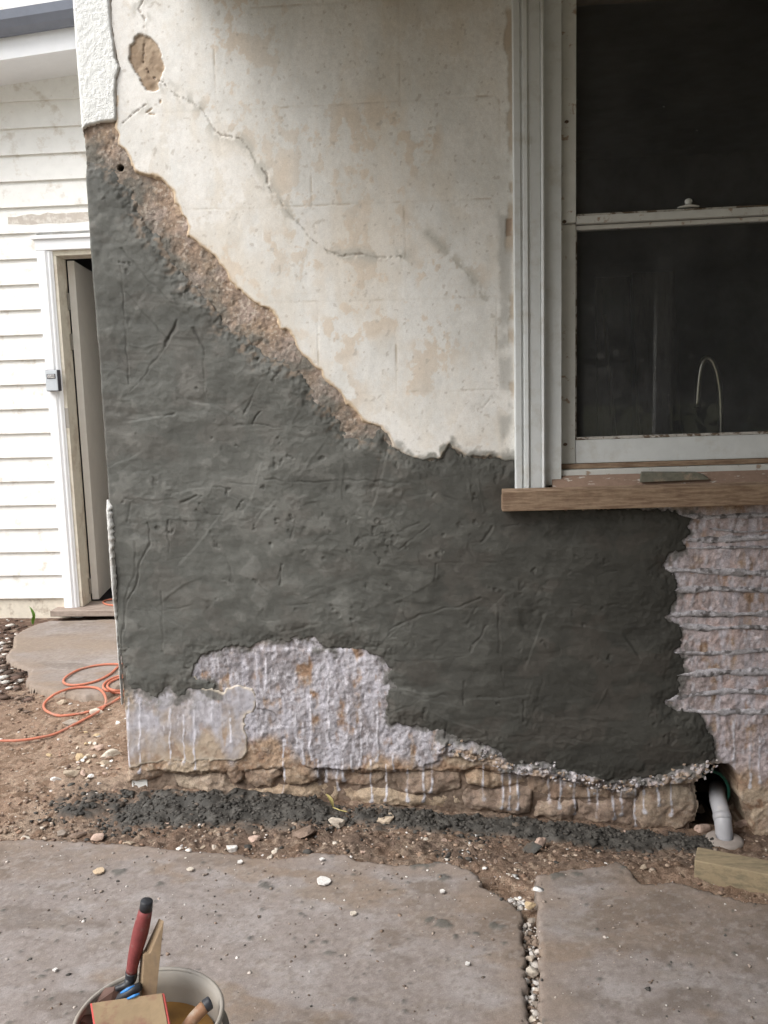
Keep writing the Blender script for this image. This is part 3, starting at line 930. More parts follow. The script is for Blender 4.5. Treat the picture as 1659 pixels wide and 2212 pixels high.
# ---- fresh cement render
SCR = [  # survey polylines, half width, depth
    ([(265, 577), (271, 690), (281, 830)], 0.0022, 0.004), ([(260, 613), (310, 672), (367, 736)], 0.0022, 0.0035), ([(265, 536), (320, 600), (375, 658)], 0.0028, 0.0035), ([(387, 691), (372, 720), (359, 748)], 0.0042, 0.008),
    ([(359, 748), (322, 798), (285, 846)], 0.0018, 0.003), ([(420, 711), (432, 735), (442, 756)], 0.0035, 0.006), ([(442, 756), (443, 790), (444, 862)], 0.0016, 0.003), ([(258, 772), (285, 797)], 0.002, 0.003),
    ([(563, 826), (546, 862), (530, 895)], 0.0022, 0.004), ([(563, 890), (546, 916)], 0.0035, 0.006), ([(506, 918), (550, 914), (604, 922)], 0.0024, 0.004), ([(350, 903), (362, 897), (376, 895)], 0.0048, 0.007), ([(252, 866), (285, 866)], 0.002, 0.003),
    ([(395, 1083), (412, 1078), (428, 1070)], 0.005, 0.008), ([(440, 1087), (447, 1104), (455, 1109), (485, 1110)], 0.0022, 0.004), ([(366, 1121), (436, 1125)], 0.002, 0.003), ([(362, 1146), (367, 1120)], 0.0026, 0.005), ([(579, 1034), (660, 1040), (760, 1036), (881, 1040)], 0.0026, 0.004),
    ([(271, 1075), (330, 1080), (386, 1077)], 0.002, 0.003), ([(284, 1085), (281, 1126)], 0.002, 0.003), ([(366, 1150), (369, 1193)], 0.0022, 0.004), ([(323, 1128), (327, 1170), (316, 1196), (304, 1219), (297, 1250), (291, 1278), (280, 1296), (274, 1311), (271, 1356)], 0.003, 0.006),
    ([(294, 1166), (296, 1226), (284, 1260), (271, 1312)], 0.004, 0.004), ([(490, 1200), (498, 1228), (506, 1258)], 0.002, 0.003), ([(274, 1312), (340, 1318), (415, 1306)], 0.002, 0.003), ([(351, 1278), (353, 1350), (353, 1405)], 0.0022, 0.003), ([(268, 1400), (268, 1330)], 0.002, 0.003),
    ([(1075, 1302), (1077, 1360), (1077, 1414)], 0.0026, 0.005), ([(1078, 1418), (1090, 1488)], 0.0018, 0.003), ([(1024, 1391), (1038, 1370), (1051, 1352)], 0.003, 0.005), ([(1129, 1511), (1131, 1558)], 0.0026, 0.004), ([(1040, 1167), (1052, 1153), (1063, 1136)], 0.003, 0.006),
    ([(1010, 1173), (1040, 1167)], 0.002, 0.004), ([(1010, 1175), (1014, 1192), (1028, 1203)], 0.0022, 0.004), ([(939, 1215), (1000, 1211)], 0.002, 0.003), ([(940, 1215), (940, 1250)], 0.0022, 0.004), ([(1233, 1302), (1290, 1306), (1345, 1304)], 0.0022, 0.004),
    ([(1190, 1224), (1256, 1235)], 0.002, 0.003), ([(860, 1146), (905, 1128)], 0.0026, 0.004), ([(785, 1158), (880, 1143)], 0.002, 0.003), ([(845, 1178), (862, 1186), (895, 1160), (930, 1130)], 0.0024, 0.005), ([(1085, 1136), (1150, 1130)], 0.002, 0.003),
    ([(841, 1360), (905, 1328), (960, 1312), (1010, 1305), (1035, 1290)], 0.003, 0.004), ([(800, 1415), (840, 1370), (880, 1340), (870, 1332)], 0.002, 0.003), ([(870, 1325), (885, 1347)], 0.003, 0.005), ([(758, 1325), (770, 1380)], 0.0022, 0.003), ([(1003, 1470), (1000, 1520)], 0.0028, 0.005), ([(855, 1426), (930, 1424), (1000, 1417)], 0.0022, 0.003),
    ([(610, 1218), (604, 1262)], 0.0028, 0.005), ([(600, 1250), (608, 1228)], 0.003, 0.004), ([(620, 1308), (690, 1300), (760, 1312)], 0.002, 0.003), ([(560, 1260), (580, 1278)], 0.002, 0.003), ([(640, 1110), (632, 1160)], 0.003, 0.003), ([(850, 1535), (905, 1510), (960, 1500)], 0.002, 0.003),
    ([(960, 1070), (985, 1077)], 0.002, 0.004), ([(905, 1190), (912, 1220)], 0.0018, 0.003), ([(1290, 1240), (1330, 1232)], 0.002, 0.003), ([(500, 1040), (575, 1048)], 0.002, 0.003), ([(880, 1000), (960, 1012)], 0.002, 0.002), ([(1009, 1035), (1017, 1072), (1024, 1105)], 0.002, -0.003), ([(1030, 1036), (1042, 1080), (1046, 1104)], 0.002, -0.003),
    ([(1288, 1530), (1300, 1508), (1311, 1484)], 0.004, -0.003), ([(1180, 1560), (1260, 1548), (1300, 1552)], 0.004, -0.002), ([(1100, 1590), (1190, 1585), (1270, 1600)], 0.003, 0.002), ([(1290, 1425), (1340, 1408)], 0.002, -0.002), ([(820, 1440), (835, 1400)], 0.002, 0.003),
]
rr = random.Random(5)
for _ in range(40):     # further trowel nicks all over the patch
    px, py = rr.uniform(270, 1460), rr.uniform(620, 1600)
    L, an = rr.uniform(8, 45), rr.choice([0, 0, 0.15, -0.25, 1.2, 1.45, -1.0]) + rr.gauss(0, 0.15)
    SCR.append(([(px, py), (px + L * math.cos(an), py + L * math.sin(an) + rr.uniform(-3, 3))], rr.uniform(0.0016, 0.003), rr.uniform(0.0015, 0.0035)))
b1, b2, b3 = fbm(X * 5, Zw * 6, 3, 500), fbm(X * 17, Zw * 20, 4, 504), fbm(X * 62, Zw * 62, 4, 508)
hor = fbm(X * 4.5, Zw * 26, 3, 512)
zone = sst(0.10, 0.5, fbm(X * 5.5, Zw * 8, 3, 516))
upl = sst(1.05, 1.35, Zw + 0.35 * X)          # float-dimpled upper left
edge = S_RE + 0.006 * ragged + 0.004 * fbm(X * 16, Zw * 16, 3, 520) + 0.0045 * fbm(X * 120, Zw * 95, 3, 522)
thick = 0.0035 + 0.0095 * sst(-0.004, 0.055, edge)
soft = sst(0.0, 0.05, edge)
h = thick + (0.0015 + 0.0035 * soft) * b1 + (1 - soft) * 0.6 * H_back + 0.0014 * b2 + 0.0010 * hor * (1 - upl) + 0.0004 * b3
h = h + upl * (0.0022 * fbm(X * 17, Zw * 19, 3, 524) + 0.0004 * b3)
h = h + zone * (1 - 0.6 * upl) * (0.0016 * (0.5 - np.abs(fbm(X * 30, Zw * 42, 4, 528))))
# flat facets left by the trowel: overlapping tilted strokes, each with one crisp lip
rt_ = random.Random(31)
fac = np.zeros(X.shape, np.float32)
for _ in range(120):
    q = W(rt_.uniform(260, 1470), rt_.uniform(560, 1660))
    an = rt_.choice([0.0, 0.1, -0.2, 0.9, 1.3, -0.7]) + rt_.gauss(0, 0.2)
    lu, lv = rt_.uniform(0.05, 0.16), rt_.uniform(0.02, 0.055)
    ci = np.searchsorted(wx, [q[0] - lu - 0.02, q[0] + lu + 0.02])
    ri = np.searchsorted(wz, [q[2] - lu - 0.02, q[2] + lu + 0.02])
    s = np.s_[ri[0]:ri[1], ci[0]:ci[1]]
    if X[s].size == 0:
        continue
    wob = 0.010 * vn(X[s] * 13 + _, Zw[s] * 13, 533)
    u = (X[s] - q[0]) * math.cos(an) + (Zw[s] - q[2]) * math.sin(an)
    v = -(X[s] - q[0]) * math.sin(an) + (Zw[s] - q[2]) * math.cos(an) + wob
    body = sst(1.0, 0.55, np.abs(u) / lu) * sst(-0.0, 0.0035, v + lv) * sst(lv, -lv * 0.6, v)
    fac[s] += body * rt_.uniform(-0.0030, 0.0014)
    dirv_ = vn(v * 260 + 7 * _, u * 9, 535)
    fac[s] += body * 0.00035 * dirv_
h = h + fac * (1 - 0.5 * upl)
pit = sst(0.80, 0.95, fbm(X * 48, Zw * 44, 3, 536)) * sst(0.15, 0.6, b1 + b2)
h = h - 0.0025 * pit
dark = np.zeros(X.shape, np.float32)
for i, (pl_, w_, dp) in enumerate(SCR):
    ln = Wxz(pl_)
    x0, x1, z0, z1 = ln[:, 0].min() - 0.03, ln[:, 0].max() + 0.03, ln[:, 1].min() - 0.03, ln[:, 1].max() + 0.03
    ci = np.searchsorted(wx, [x0, x1])
    ri = np.searchsorted(wz, [z0, z1])
    s = np.s_[ri[0]:ri[1], ci[0]:ci[1]]
    if X[s].size == 0:
        continue
    d = seg_dist(X[s] + 0.004 * vn(X[s] * 40, Zw[s] * 40, 540), Zw[s] + 0.004 * vn(X[s] * 40, Zw[s] * 40, 541), ln, False)
    d = np.abs(d)
    wv = 0.72 * w_ * (1.0 + 0.6 * vn(X[s] * 35, Zw[s] * 35, 542)) + 0.0004
    g = np.exp(-(d / wv) ** 2)
    dp_ = dp * (0.38 + 0.32 * vn(X[s] * 30, Zw[s] * 30, 544))
    h[s] -= dp_ * g
    h[s] += 0.05 * dp * np.exp(-((d - 2.6 * wv) / (1.2 * wv)) ** 2)
    dark[s] = np.maximum(dark[s], g * min(1, dp / 0.005))
for px, py, r, dp in [(587, 1175, 0.0055, 0.008), (1157, 1318, 0.010, 0.006), (1170, 1326, 0.006, 0.008), (1152, 1374, 0.012, 0.006), (355, 1407, 0.005, 0.008), (720, 1315, 0.006, 0.006), (740, 1312, 0.006, 0.005), (762, 1310, 0.005, 0.005), (785, 1312, 0.006, 0.005),
                      (690, 1312, 0.005, 0.004), (840, 1190, 0.008, 0.007), (834, 1178, 0.006, 0.007), (640, 720, 0.004, 0.004), (700, 1230, 0.010, 0.006), (800, 1270, 0.012, 0.007), (640, 1090, 0.014, 0.006), (620, 1120, 0.010, 0.006), (660, 1145, 0.012, 0.005),
                      (755, 1053, 0.010, 0.007), (772, 1060, 0.009, 0.006), (812, 1050, 0.012, 0.008), (840, 1056, 0.010, 0.007), (856, 1062, 0.010, 0.006), (700, 1060, 0.009, 0.005), (745, 1120, 0.010, 0.006), (600, 1000, 0.010, 0.004), (1228, 1180, 0.008, 0.004), (450, 1300, 0.012, 0.005)]:
    q = W(px, py)
    d = np.hypot(X - q[0], (Zw - q[2]) * 1.4) / (r * 1.25) + 0.7 * b3 + 0.35 * b2
    h = h - 0.38 * dp * sst(1.5, 0.0, d)
h = h - 0.024 * sst(0.001, -0.007, edge)
wet = sst(-0.75, 0.75, X + 0.35 * (1.0 - Zw) + 0.10 * b1)
C = np.ones(X.shape + (3,), np.float32) * np.array([0.115, 0.117, 0.107], np.float32)
C = mixc(C, (0.051, 0.050, 0.0435), wet)
C = C * (1 + 0.07 * b2 + 0.07 * hor + 0.07 * b1)[..., None]
C = mixc(C, (0.20, 0.20, 0.185), sst(0.35, 0.7, b2 + 0.4 * b1) * (1 - wet) * 0.4)
C = mixc(C, (0.17, 0.125, 0.105), sst(0.25, 0.6, fbm(X * 9, Zw * 12, 4, 550)) * 0.08)
C = mixc(C, (0.05, 0.048, 0.043), np.clip(dark * 0.62 + pit * 0.4, 0, 0.75))
C = C * (1 + 0.05 * fbm(X * 33, Zw * 40, 4, 556) + 0.08 * b3)[..., None]
# the feathered upper edge: sand grains show through
fe = sst(0.060, 0.0, edge + 0.02 * b3) * sst(0.92, 1.0, Zw) * sst(-0.10, -0.25, X)
C = mixc(C, (0.30, 0.225, 0.165), fe * sst(-0.1, 0.6, ns + 0.4 * n2) * 0.6)
h = h - fe * 0.003 + fe * 0.0008 * ns
h = h - 0.03 * sst(0.010, 0.006, bd)
C = mixc(C, (0.03, 0.028, 0.025), sst(0.0115, 0.008, bd))
o = coat('cement_render', edge, h, C, M['render'], house, lo=-0.008, extra=(X > XL - 0.0065))
o['label'] = 'fresh dark grey cement render with trowel marks, still wet'

# ---- old skim coat left at the foot of the corner
edge = sdf(X, Zw, P_SKIM) + 0.005 * ragged + 0.007 * n2 + 0.008 * fbm(X * 14, Zw * 14, 3, 599)
C, DM2, _, _, _ = masonry_colour(X, Zw)
q1 = fbm(X * 8, Zw * 6, 4, 600)
K = np.ones(X.shape + (3,), np.float32) * np.array([0.44, 0.40, 0.36], np.float32)
K = mixc(K, (0.40, 0.33, 0.26), sst(-0.1, 0.5, q1))
K = mixc(K, (0.30, 0.27, 0.25), sst(0.2, 0.6, n2) * 0.6)
K = mixc(K, (0.42, 0.42, 0.47), sst(-0.2, 0.35, fbm(X * 13, Zw * 7, 4, 604) - 6 * (0.13 - Zw)) * 0.85)
K = mixc(K, (0.46, 0.34, 0.21), sst(0.25, 0.6, fbm(X * 9, Zw * 9, 4, 608)) * 0.4)
K = K * 0.55 + C * 0.45
km = (0.6 * sst(-0.1, 0.5, fbm(X * 18, Zw * 18, 4, 611)))[..., None]
K = K * (1 - km) + C * km
K = mixc(K, (0.28, 0.23, 0.19), sst(0.1, 0.6, fbm(X * 22, Zw * 13, 4, 614)) * 0.5)
K = mixc(K, (0.60, 0.59, 0.64), DM2 * 0.9)
K = mixc(K, (0.125, 0.122, 0.112), spl * 0.9)
K = mixc(K, (0.22, 0.215, 0.20), sst(-0.07, 0.0, S_RE + 0.03 * n2) * sst(0.1, 0.5, n3 + n2) * 0.6)
K = mixc(K, (0.60, 0.53, 0.43), sst(0.012, 0.003, edge) * 0.7)
h = 0.0035 + 0.0016 * q1 + 0.0012 * n2 + 0.0006 * n3 + 0.0010 * DM2 - 0.018 * sst(0.003, -0.005, edge)
o = coat('skim_coat', edge, h, K, M['plaster'], house, lo=-0.008)
o['label'] = 'remnant of smooth old skim coat with white drips at the foot of the corner'

# ---- stones of the plinth, each its own piece
STONES = [
    [(277, 1655), (300, 1650), (330, 1655), (352, 1652), (360, 1668), (345, 1684), (320, 1690), (300, 1688), (276, 1692)],
    [(348, 1656), (380, 1650), (420, 1650), (452, 1655), (470, 1660), (476, 1672), (440, 1676), (400, 1678), (366, 1672)],
    [(372, 1676), (410, 1680), (440, 1680), (478, 1668), (484, 1684), (500, 1702), (518, 1708), (514, 1722), (450, 1722), (395, 1712), (376, 1694)],
    [(470, 1646), (485, 1641), (506, 1640), (518, 1648), (523, 1665), (522, 1690), (510, 1700), (498, 1698), (488, 1682), (478, 1668), (470, 1658)],
    [(528, 1664), (540, 1656), (570, 1655), (596, 1650), (606, 1660), (607, 1678), (598, 1694), (580, 1702), (552, 1706), (534, 1700), (527, 1684)],
    [(538, 1590), (556, 1580), (578, 1576), (596, 1584), (606, 1600), (616, 1618), (612, 1640), (594, 1648), (565, 1652), (540, 1652), (530, 1636), (534, 1612)],
    [(610, 1658), (630, 1648), (660, 1656), (686, 1664), (696, 1680), (680, 1694), (650, 1700), (620, 1700), (606, 1690)],
    [(530, 1708), (575, 1706), (612, 1704), (660, 1704), (694, 1692), (720, 1702), (724, 1730), (640, 1732), (560, 1728), (530, 1722)],
    [(698, 1668), (730, 1666), (780, 1674), (815, 1668), (832, 1664), (836, 1680), (815, 1698), (770, 1706), (730, 1700), (704, 1690)],
    [(842, 1674), (862, 1670), (895, 1664), (940, 1660), (980, 1664), (998, 1672), (1002, 1690), (998, 1708), (985, 1718), (940, 1720), (890, 1716), (850, 1708), (836, 1696)],
    [(735, 1708), (790, 1706), (835, 1704), (860, 1712), (920, 1722), (985, 1724), (994, 1740), (940, 1748), (840, 1744), (760, 1738)],
    [(1005, 1676), (1030, 1668), (1060, 1672), (1090, 1668), (1120, 1664), (1134, 1676), (1134, 1694), (1100, 1702), (1050, 1704), (1010, 1700)],
    [(1004, 1708), (1060, 1707), (1120, 1704), (1150, 1708), (1152, 1740), (1146, 1760), (1080, 1762), (1010, 1752), (1000, 1730)],
    [(1140, 1676), (1180, 1682), (1230, 1690), (1285, 1696), (1320, 1702), (1328, 1716), (1318, 1730), (1270, 1732), (1200, 1730), (1158, 1722), (1140, 1706)],
    [(1158, 1732), (1200, 1736), (1244, 1736), (1246, 1760), (1236, 1778), (1190, 1776), (1156, 1770)],
    [(1252, 1738), (1300, 1736), (1350, 1734), (1368, 1744), (1372, 1768), (1366, 1786), (1310, 1784), (1256, 1780)],
    [(1334, 1704), (1360, 1698), (1378, 1704), (1380, 1726), (1366, 1732), (1338, 1726)],
    [(1384, 1712), (1400, 1700), (1440, 1690), (1480, 1686), (1498, 1694), (1504, 1720), (1506, 1750), (1500, 1778), (1480, 1794), (1430, 1798), (1390, 1796), (1374, 1776), (1376, 1740)],
    [(1606, 1690), (1640, 1682), (1700, 1690), (1760, 1700), (1764, 1760), (1740, 1800), (1680, 1812), (1634, 1800), (1622, 1760), (1604, 1724)],
    [(1628, 1806), (1680, 1818), (1760, 1806), (1766, 1850), (1640, 1850), (1624, 1830)],
    [(1770, 1700), (1880, 1706), (1890, 1780), (1850, 1820), (1775, 1810)],
]
for i, pg in enumerate(STONES):
    poly = Wxz(pg)
    x0, z0 = poly.min(0) - 0.012
    x1, z1 = poly.max(0) + 0.012
    xs, zs = np.arange(x0, x1, 0.0036), np.arange(z0, z1, 0.0036)
    U, V = np.meshgrid(xs, zs)
    U = U.astype(np.float32)
    V = V.astype(np.float32)
    d = sdf(U, V, poly) + 0.004 * fbm(U * 40, V * 40, 3, 700 + i) + 0.006 * fbm(U * 14, V * 14, 2, 705 + i) - 0.0005
    rr = random.Random(i + 50)
    prof = sst(-0.006, 0.006, d) * (0.75 + 0.25 * sst(0.0, 0.025, d))
    cu, cv = poly.mean(0)
    rs_ = np.random.default_rng(i + 9)
    fct = np.full(U.shape, 1.0, np.float32)
    for _ in range(7):
        gx_, gz_ = rs_.normal(0, 0.16, 2)
        fct = np.minimum(fct, gx_ * (U - cu - rs_.normal(0, 0.03)) + gz_ * (V - cv - rs_.normal(0, 0.015)) + rs_.uniform(0.002, 0.009))
    fct = np.clip(fct, -0.018, 0.009)
    hh = -0.026 + prof * (0.024 + rr.uniform(-0.004, 0.006) + 0.8 * fct) + 0.0030 * fbm(U * 13, V * 15, 4, 720 + i) + 0.004 * (0.45 - np.abs(fbm(U * 22, V * 26, 3, 730 + i))) + 0.0022 * fbm(U * 55, V * 55, 3, 740 + i)
    CC, dm, _, _, _ = masonry_colour(U, V)
    tint = rr.choice([(0.37, 0.295, 0.235), (0.30, 0.235, 0.195), (0.34, 0.26, 0.215), (0.37, 0.315, 0.265), (0.43, 0.335, 0.24), (0.28, 0.215, 0.175)])
    n_ = fbm(U * 30, V * 30, 4, 760 + i)
    own = np.ones(U.shape + (3,), np.float32) * np.array(tint, np.float32)
    own = mixc(own, np.array(tint) * 0.6, sst(0.1, 0.6, n_))
    own = mixc(own, (0.47, 0.39, 0.30), sst(0.2, 0.7, -n_) * 0.45)
    keepw = 0.35 if i in (0, 1, 3, 4, 5, 6, 8, 11, 13, 17, 18) else 0.68
    CC = CC * (1 - keepw) + own * keepw
    CC = mixc(CC, (0.60, 0.59, 0.64), dm * 0.88)
    hh = hh + 0.0016 * dm
    so = grid_obj('stone', np.stack([U, -hh, V], -1), d > -0.012, CC, M['stone'], house)

# ---- crusty mortar lip along the bottom of the fresh render
bm = bmesh.new()
lipc = []
rr = random.Random(77)
LIP = [(960, 1610), (1010, 1628), (1060, 1634), (1090, 1655), (1130, 1662), (1180, 1660), (1230, 1678), (1290, 1694), (1330, 1700), (1380, 1694), (1430, 1684), (1470, 1672), (1510, 1664), (1535, 1656)]
LIPW = catmull([W(x, y, -0.006) for x, y in LIP], 10)
for p in LIPW:
    for _ in range(2):
        r = rr.uniform(0.002, 0.0065)
        q = p + np.array([rr.gauss(0, 0.012), rr.uniform(-0.010, -0.004), rr.gauss(0.0, 0.012)])
        n0 = len(bm.verts)
        bmesh.ops.create_icosphere(bm, subdivisions=1, radius=r, matrix=Matrix.Translation(q) @ Matrix.Diagonal((rr.uniform(0.8, 1.5), 0.8, rr.uniform(0.6, 1.1), 1)))
        bm.verts.ensure_lookup_table()
        cc = rr.choice([(0.42, 0.39, 0.40), (0.50, 0.46, 0.46), (0.34, 0.26, 0.2), (0.16, 0.155, 0.145), (0.58, 0.55, 0.57), (0.42, 0.32, 0.24)])
        for v in bm.verts[n0:]:
            v.co += Vector((rr.gauss(0, 0.0013), rr.gauss(0, 0.0013), rr.gauss(0, 0.0013)))
            lipc.append(cc)
o = bm_obj('mortar_crust', bm, M['stone'], house, col=np.array(lipc, np.float32))
o['kind'] = 'stuff'

# ---- ridges of old pointing on the hacked brickwork below the sill
RIDGE = [([(1470, 1113), (1530, 1117), (1659, 1112)], 0.006), ([(1480, 1168), (1560, 1166), (1659, 1160)], 0.0075), ([(1482, 1184), (1580, 1183), (1659, 1182)], 0.004), ([(1436, 1230), (1500, 1233), (1580, 1236), (1659, 1240)], 0.0075),
         ([(1456, 1276), (1530, 1272), (1600, 1274), (1659, 1275)], 0.008), ([(1446, 1328), (1500, 1326), (1560, 1328), (1659, 1326)], 0.007), ([(1466, 1352), (1530, 1357), (1600, 1355), (1659, 1356)], 0.0075), ([(1456, 1409), (1520, 1413), (1590, 1409), (1659, 1405)], 0.006),
         ([(1462, 1458), (1540, 1453), (1600, 1452), (1659, 1452)], 0.0085), ([(1440, 1512), (1500, 1500), (1570, 1493), (1659, 1494)], 0.008), ([(1462, 1534), (1530, 1538), (1600, 1538), (1659, 1537)], 0.0075), ([(1530, 1142), (1600, 1150), (1659, 1146)], 0.003)]
for i, (ln, r) in enumerate(RIDGE):
    pts = [W(x, y) for x, y in ln]
    e = pts[-1]
    pts += [e + np.array([0.25, 0, 0.006 * math.sin(i)]), e + np.array([0.7, 0, 0.004 * math.cos(i)]), e + np.array([1.9, 0, 0])]
    c3 = catmull(pts, 1)
    xs = np.concatenate([np.arange(pts[0][0], e[0] + 0.1, 0.004), np.arange(e[0] + 0.1, 3.0, 0.03)])
    zc = np.interp(xs, [p[0] for p in pts], [p[2] for p in pts])
    # smooth the polyline a little and let it wander
    zc = zc + 0.0012 * fbm(xs * 22, xs * 0 + i, 3, 810)
    ts = np.linspace(-1, 1, 9)
    U = np.repeat(xs[None], 9, 0)
    rad = r * (1 + 0.35 * fbm(xs * 25, xs * 0 + 3 * i, 3, 814)) * sst(pts[0][0] - 0.001, pts[0][0] + 0.02, xs)
    rad = rad * 1.45 * (0.75 + 0.35 * sst(-0.5, 0.1, fbm(xs * 13, xs * 0 + 5.3 * i, 2, 816)))
    V = zc[None] + ts[:, None] * rad[None]
    nn = fbm(U * 90, V * 90, 3, 818)
    hh = -0.007 + np.sqrt(np.clip(1 - ts[:, None] ** 2, 0, 1)) * (0.0122 + 0.003 * fbm(U * 18, V * 4, 2, 822)) + 0.0015 * nn
    CC = np.ones(U.shape + (3,), np.float32) * np.array([0.44, 0.425, 0.45], np.float32)
    CC = mixc(CC, (0.56, 0.54, 0.57), sst(0.0, 0.5, nn))
    CC = mixc(CC, (0.27, 0.255, 0.255), sst(0.1, 0.5, fbm(U * 30, V * 50, 3, 826)) * 0.8)
    CC = mixc(CC, (0.10, 0.09, 0.085), sst(0.50, 0.62, fbm(U * 60, V * 60, 2, 829)) * 0.8)
    grid_obj('mortar_joint', np.stack([U, -hh, V], -1), np.ones(U.shape, bool), CC, M['stone'], house)

# ---- core of the wall, return wall, eave
M['core'] = plain_mat('wall core', (0.33, 0.26, 0.2), 0.95, (20, 0.2), (60, 0.002))
M['white_render'] = plain_mat('painted roughcast', (0.76, 0.77, 0.75), 0.85, (40, 0.06), (150, 0.004))
M['dark_timber'] = plain_mat('dark timber lining', (0.10, 0.085, 0.07), 0.8, (20, 0.2), (90, 0.001))
core = bmesh.new()
bm_box(core, -1.03, 0.245, 0.04, 0.34, -0.4, 3.0)
bm_box(core, 1.135, 3.0, 0.04, 0.34, -0.4, 3.0)
bm_box(core, 0.245, 0.735, 0.04, 0.34, -0.4, 0.87)
bm_box(core, 0.93, 1.135, 0.04, 0.34, -0.4, 0.87)
bm_box(core, 0.735, 0.93, 0.04, 0.34, 0.07, 0.87)
bm_box(core, 0.245, 1.135, 0.04, 0.34, 2.41, 3.0)
bm_obj('wall_core', core, M['core'], house)
box('return_wall', -1.052, -1.0, 0.018, 1.78, -0.3, 3.0, M['white_render'], house)
# rim of the white side coat that shows where the front corner is bare
strip_pts = [(232, 1078), (236, 1110), (240, 1150), (246, 1220), (250, 1300), (256, 1400), (262, 1460), (268, 1520)]
wd = [0.018, 0.023, 0.020, 0.015, 0.012, 0.009, 0.008, 0.004]
zz = np.linspace(W(*strip_pts[0])[2], W(*strip_pts[-1])[2], 140)
zt = np.array([W(x, y)[2] for x, y in strip_pts])
wv = np.interp(-zz, -zt, wd) * (0.9 + 0.30 * fbm(zz * 110, zz * 0, 3, 850))
uu = np.linspace(0, 1, 8)
U = -1.057 + uu[None] * wv[:, None]
V = np.repeat(zz[:, None], 8, 1)
hh = 0.0245 - 0.012 * uu[None] ** 4 - 0.025 * (uu[None] < 0.05) + 0.0016 * fbm(U * 60, V * 60, 3, 852) - 0.010 * sst(0.03, 0.0, zz[0] - V) - 0.012 * sst(0.25, 0.45, zz[0] - V)
CC = np.ones(U.shape + (3,), np.float32) * np.array([0.76, 0.77, 0.75], np.float32)
CC = mixc(CC, (0.5, 0.47, 0.42), sst(0.3, 0.6, fbm(U * 50, V * 50, 3, 855)) * 0.6)
o = grid_obj('corner_rim', np.stack([U, -hh, V], -1)[::-1], np.ones(U.shape, bool), CC[::-1], M['roughcast'], house)
o['label'] = 'thin broken rim of white coat down the corner'
# verandah roof over the window side, just above the view
hexa('verandah_roof', [(-0.78, 0.03, 2.47), (4.6, 0.03, 2.47), (4.6, -3.6, 2.08), (-0.78, -3.6, 2.08)], [(-0.78, 0.03, 2.55), (4.6, 0.03, 2.55), (4.6, -3.6, 2.16), (-0.78, -3.6, 2.16)], M['dark_timber'], house)
box('added_shade_beam', -0.78, 4.6, -3.66, -3.602, 1.93, 2.17, M['dark_timber'], house, bevel=0.004)  # unseen beam, added to cut the light coming in from the front
for px in (-0.5, 1.5, 3.4):
    if px > 0:
        box('verandah_post', px - 0.05, px + 0.05, -3.55, -3.45, 0.0, 2.085, M['white_render'], house, bevel=0.004)

# ==================================================================================================
#  WINDOW (part of the house)
# ==================================================================================================
M['white_paint'] = plain_mat('old white gloss paint', (0.66, 0.69, 0.70), 0.45, (25, 0.06), (140, 0.0004), 0.45, col2=(0.52, 0.52, 0.49), c2scale=14, c2lo=0.52, c2hi=0.75)
M['white_worn'] = plain_mat('worn white paint', (0.60, 0.61, 0.59), 0.6, (25, 0.08), (120, 0.0006), 0.35, col2=(0.36, 0.28, 0.22), c2scale=30, c2lo=0.60, c2hi=0.66)
M['bare_wood'] = plain_mat('bare hardwood sill', (0.31, 0.225, 0.155), 0.75, (50, 0.15), (160, 0.0006), 0.3, col2=(0.185, 0.12, 0.08), c2scale=14, c2lo=0.42, c2hi=0.62, stretch=(1, 6, 9))
M['bare_wood2'] = plain_mat('sanded sill top with paint flecks', (0.27, 0.185, 0.14), 0.8, (50, 0.15), (160, 0.0008), 0.3, col2=(0.55, 0.52, 0.48), c2scale=26, c2lo=0.58, c2hi=0.63, stretch=(1, 3, 3))
M['putty'] = plain_mat('cracked putty', (0.48, 0.46, 0.43), 0.9, (80, 0.2), (200, 0.001), 0.2, col2=(0.16, 0.12, 0.09), c2scale=38, c2lo=0.5, c2hi=0.56)
M['rust'] = plain_mat('rusty nail', (0.10, 0.07, 0.05), 0.8)

window = empty('window', (0.69, 0.0, 0.9))
window.parent = house
window.matrix_parent_inverse = Matrix.Translation(house.location).inverted()


def wlink(name, bm, mat, bevel=0.0, smooth=False):
    """sub-part of the window: place coordinates, undo both parents"""
    o = bm_obj(name, bm, mat, None, bevel=bevel, smooth=smooth)
    o.parent = window
    o.matrix_parent_inverse = Matrix.Translation(window.location).inverted()
    return o


TI = 0.008      # the settled window leans: its level lines rise to the right


def wbox(name, x0, x1, y0, y1, z0, z1, mat, bevel=0.0):
    bm = bmesh.new()
    bm_box(bm, x0, x1, y0, y1, z0, z1, TI, 0.2)
    return wlink(name, bm, mat, bevel)


def profile_bar(name, prof, z0, z1, mat, mirror=None):
    """upright moulding: prof is a list of (x, y)"""
    bm = bmesh.new()
    P = [((2 * mirror - x) if mirror else x, y) for x, y in prof]
    lo = [bm.verts.new((x, y, z0 + TI * (x - 0.2))) for x, y in P]
    hi = [bm.verts.new((x, y, z1)) for x, y in P]
    n = len(P)
    bm.faces.new(lo)
    bm.faces.new(hi[::-1])
    for i in range(n):
        bm.faces.new((lo[i], lo[(i + 1) % n], hi[(i + 1) % n], hi[i]))
    return wlink(name, bm, mat)


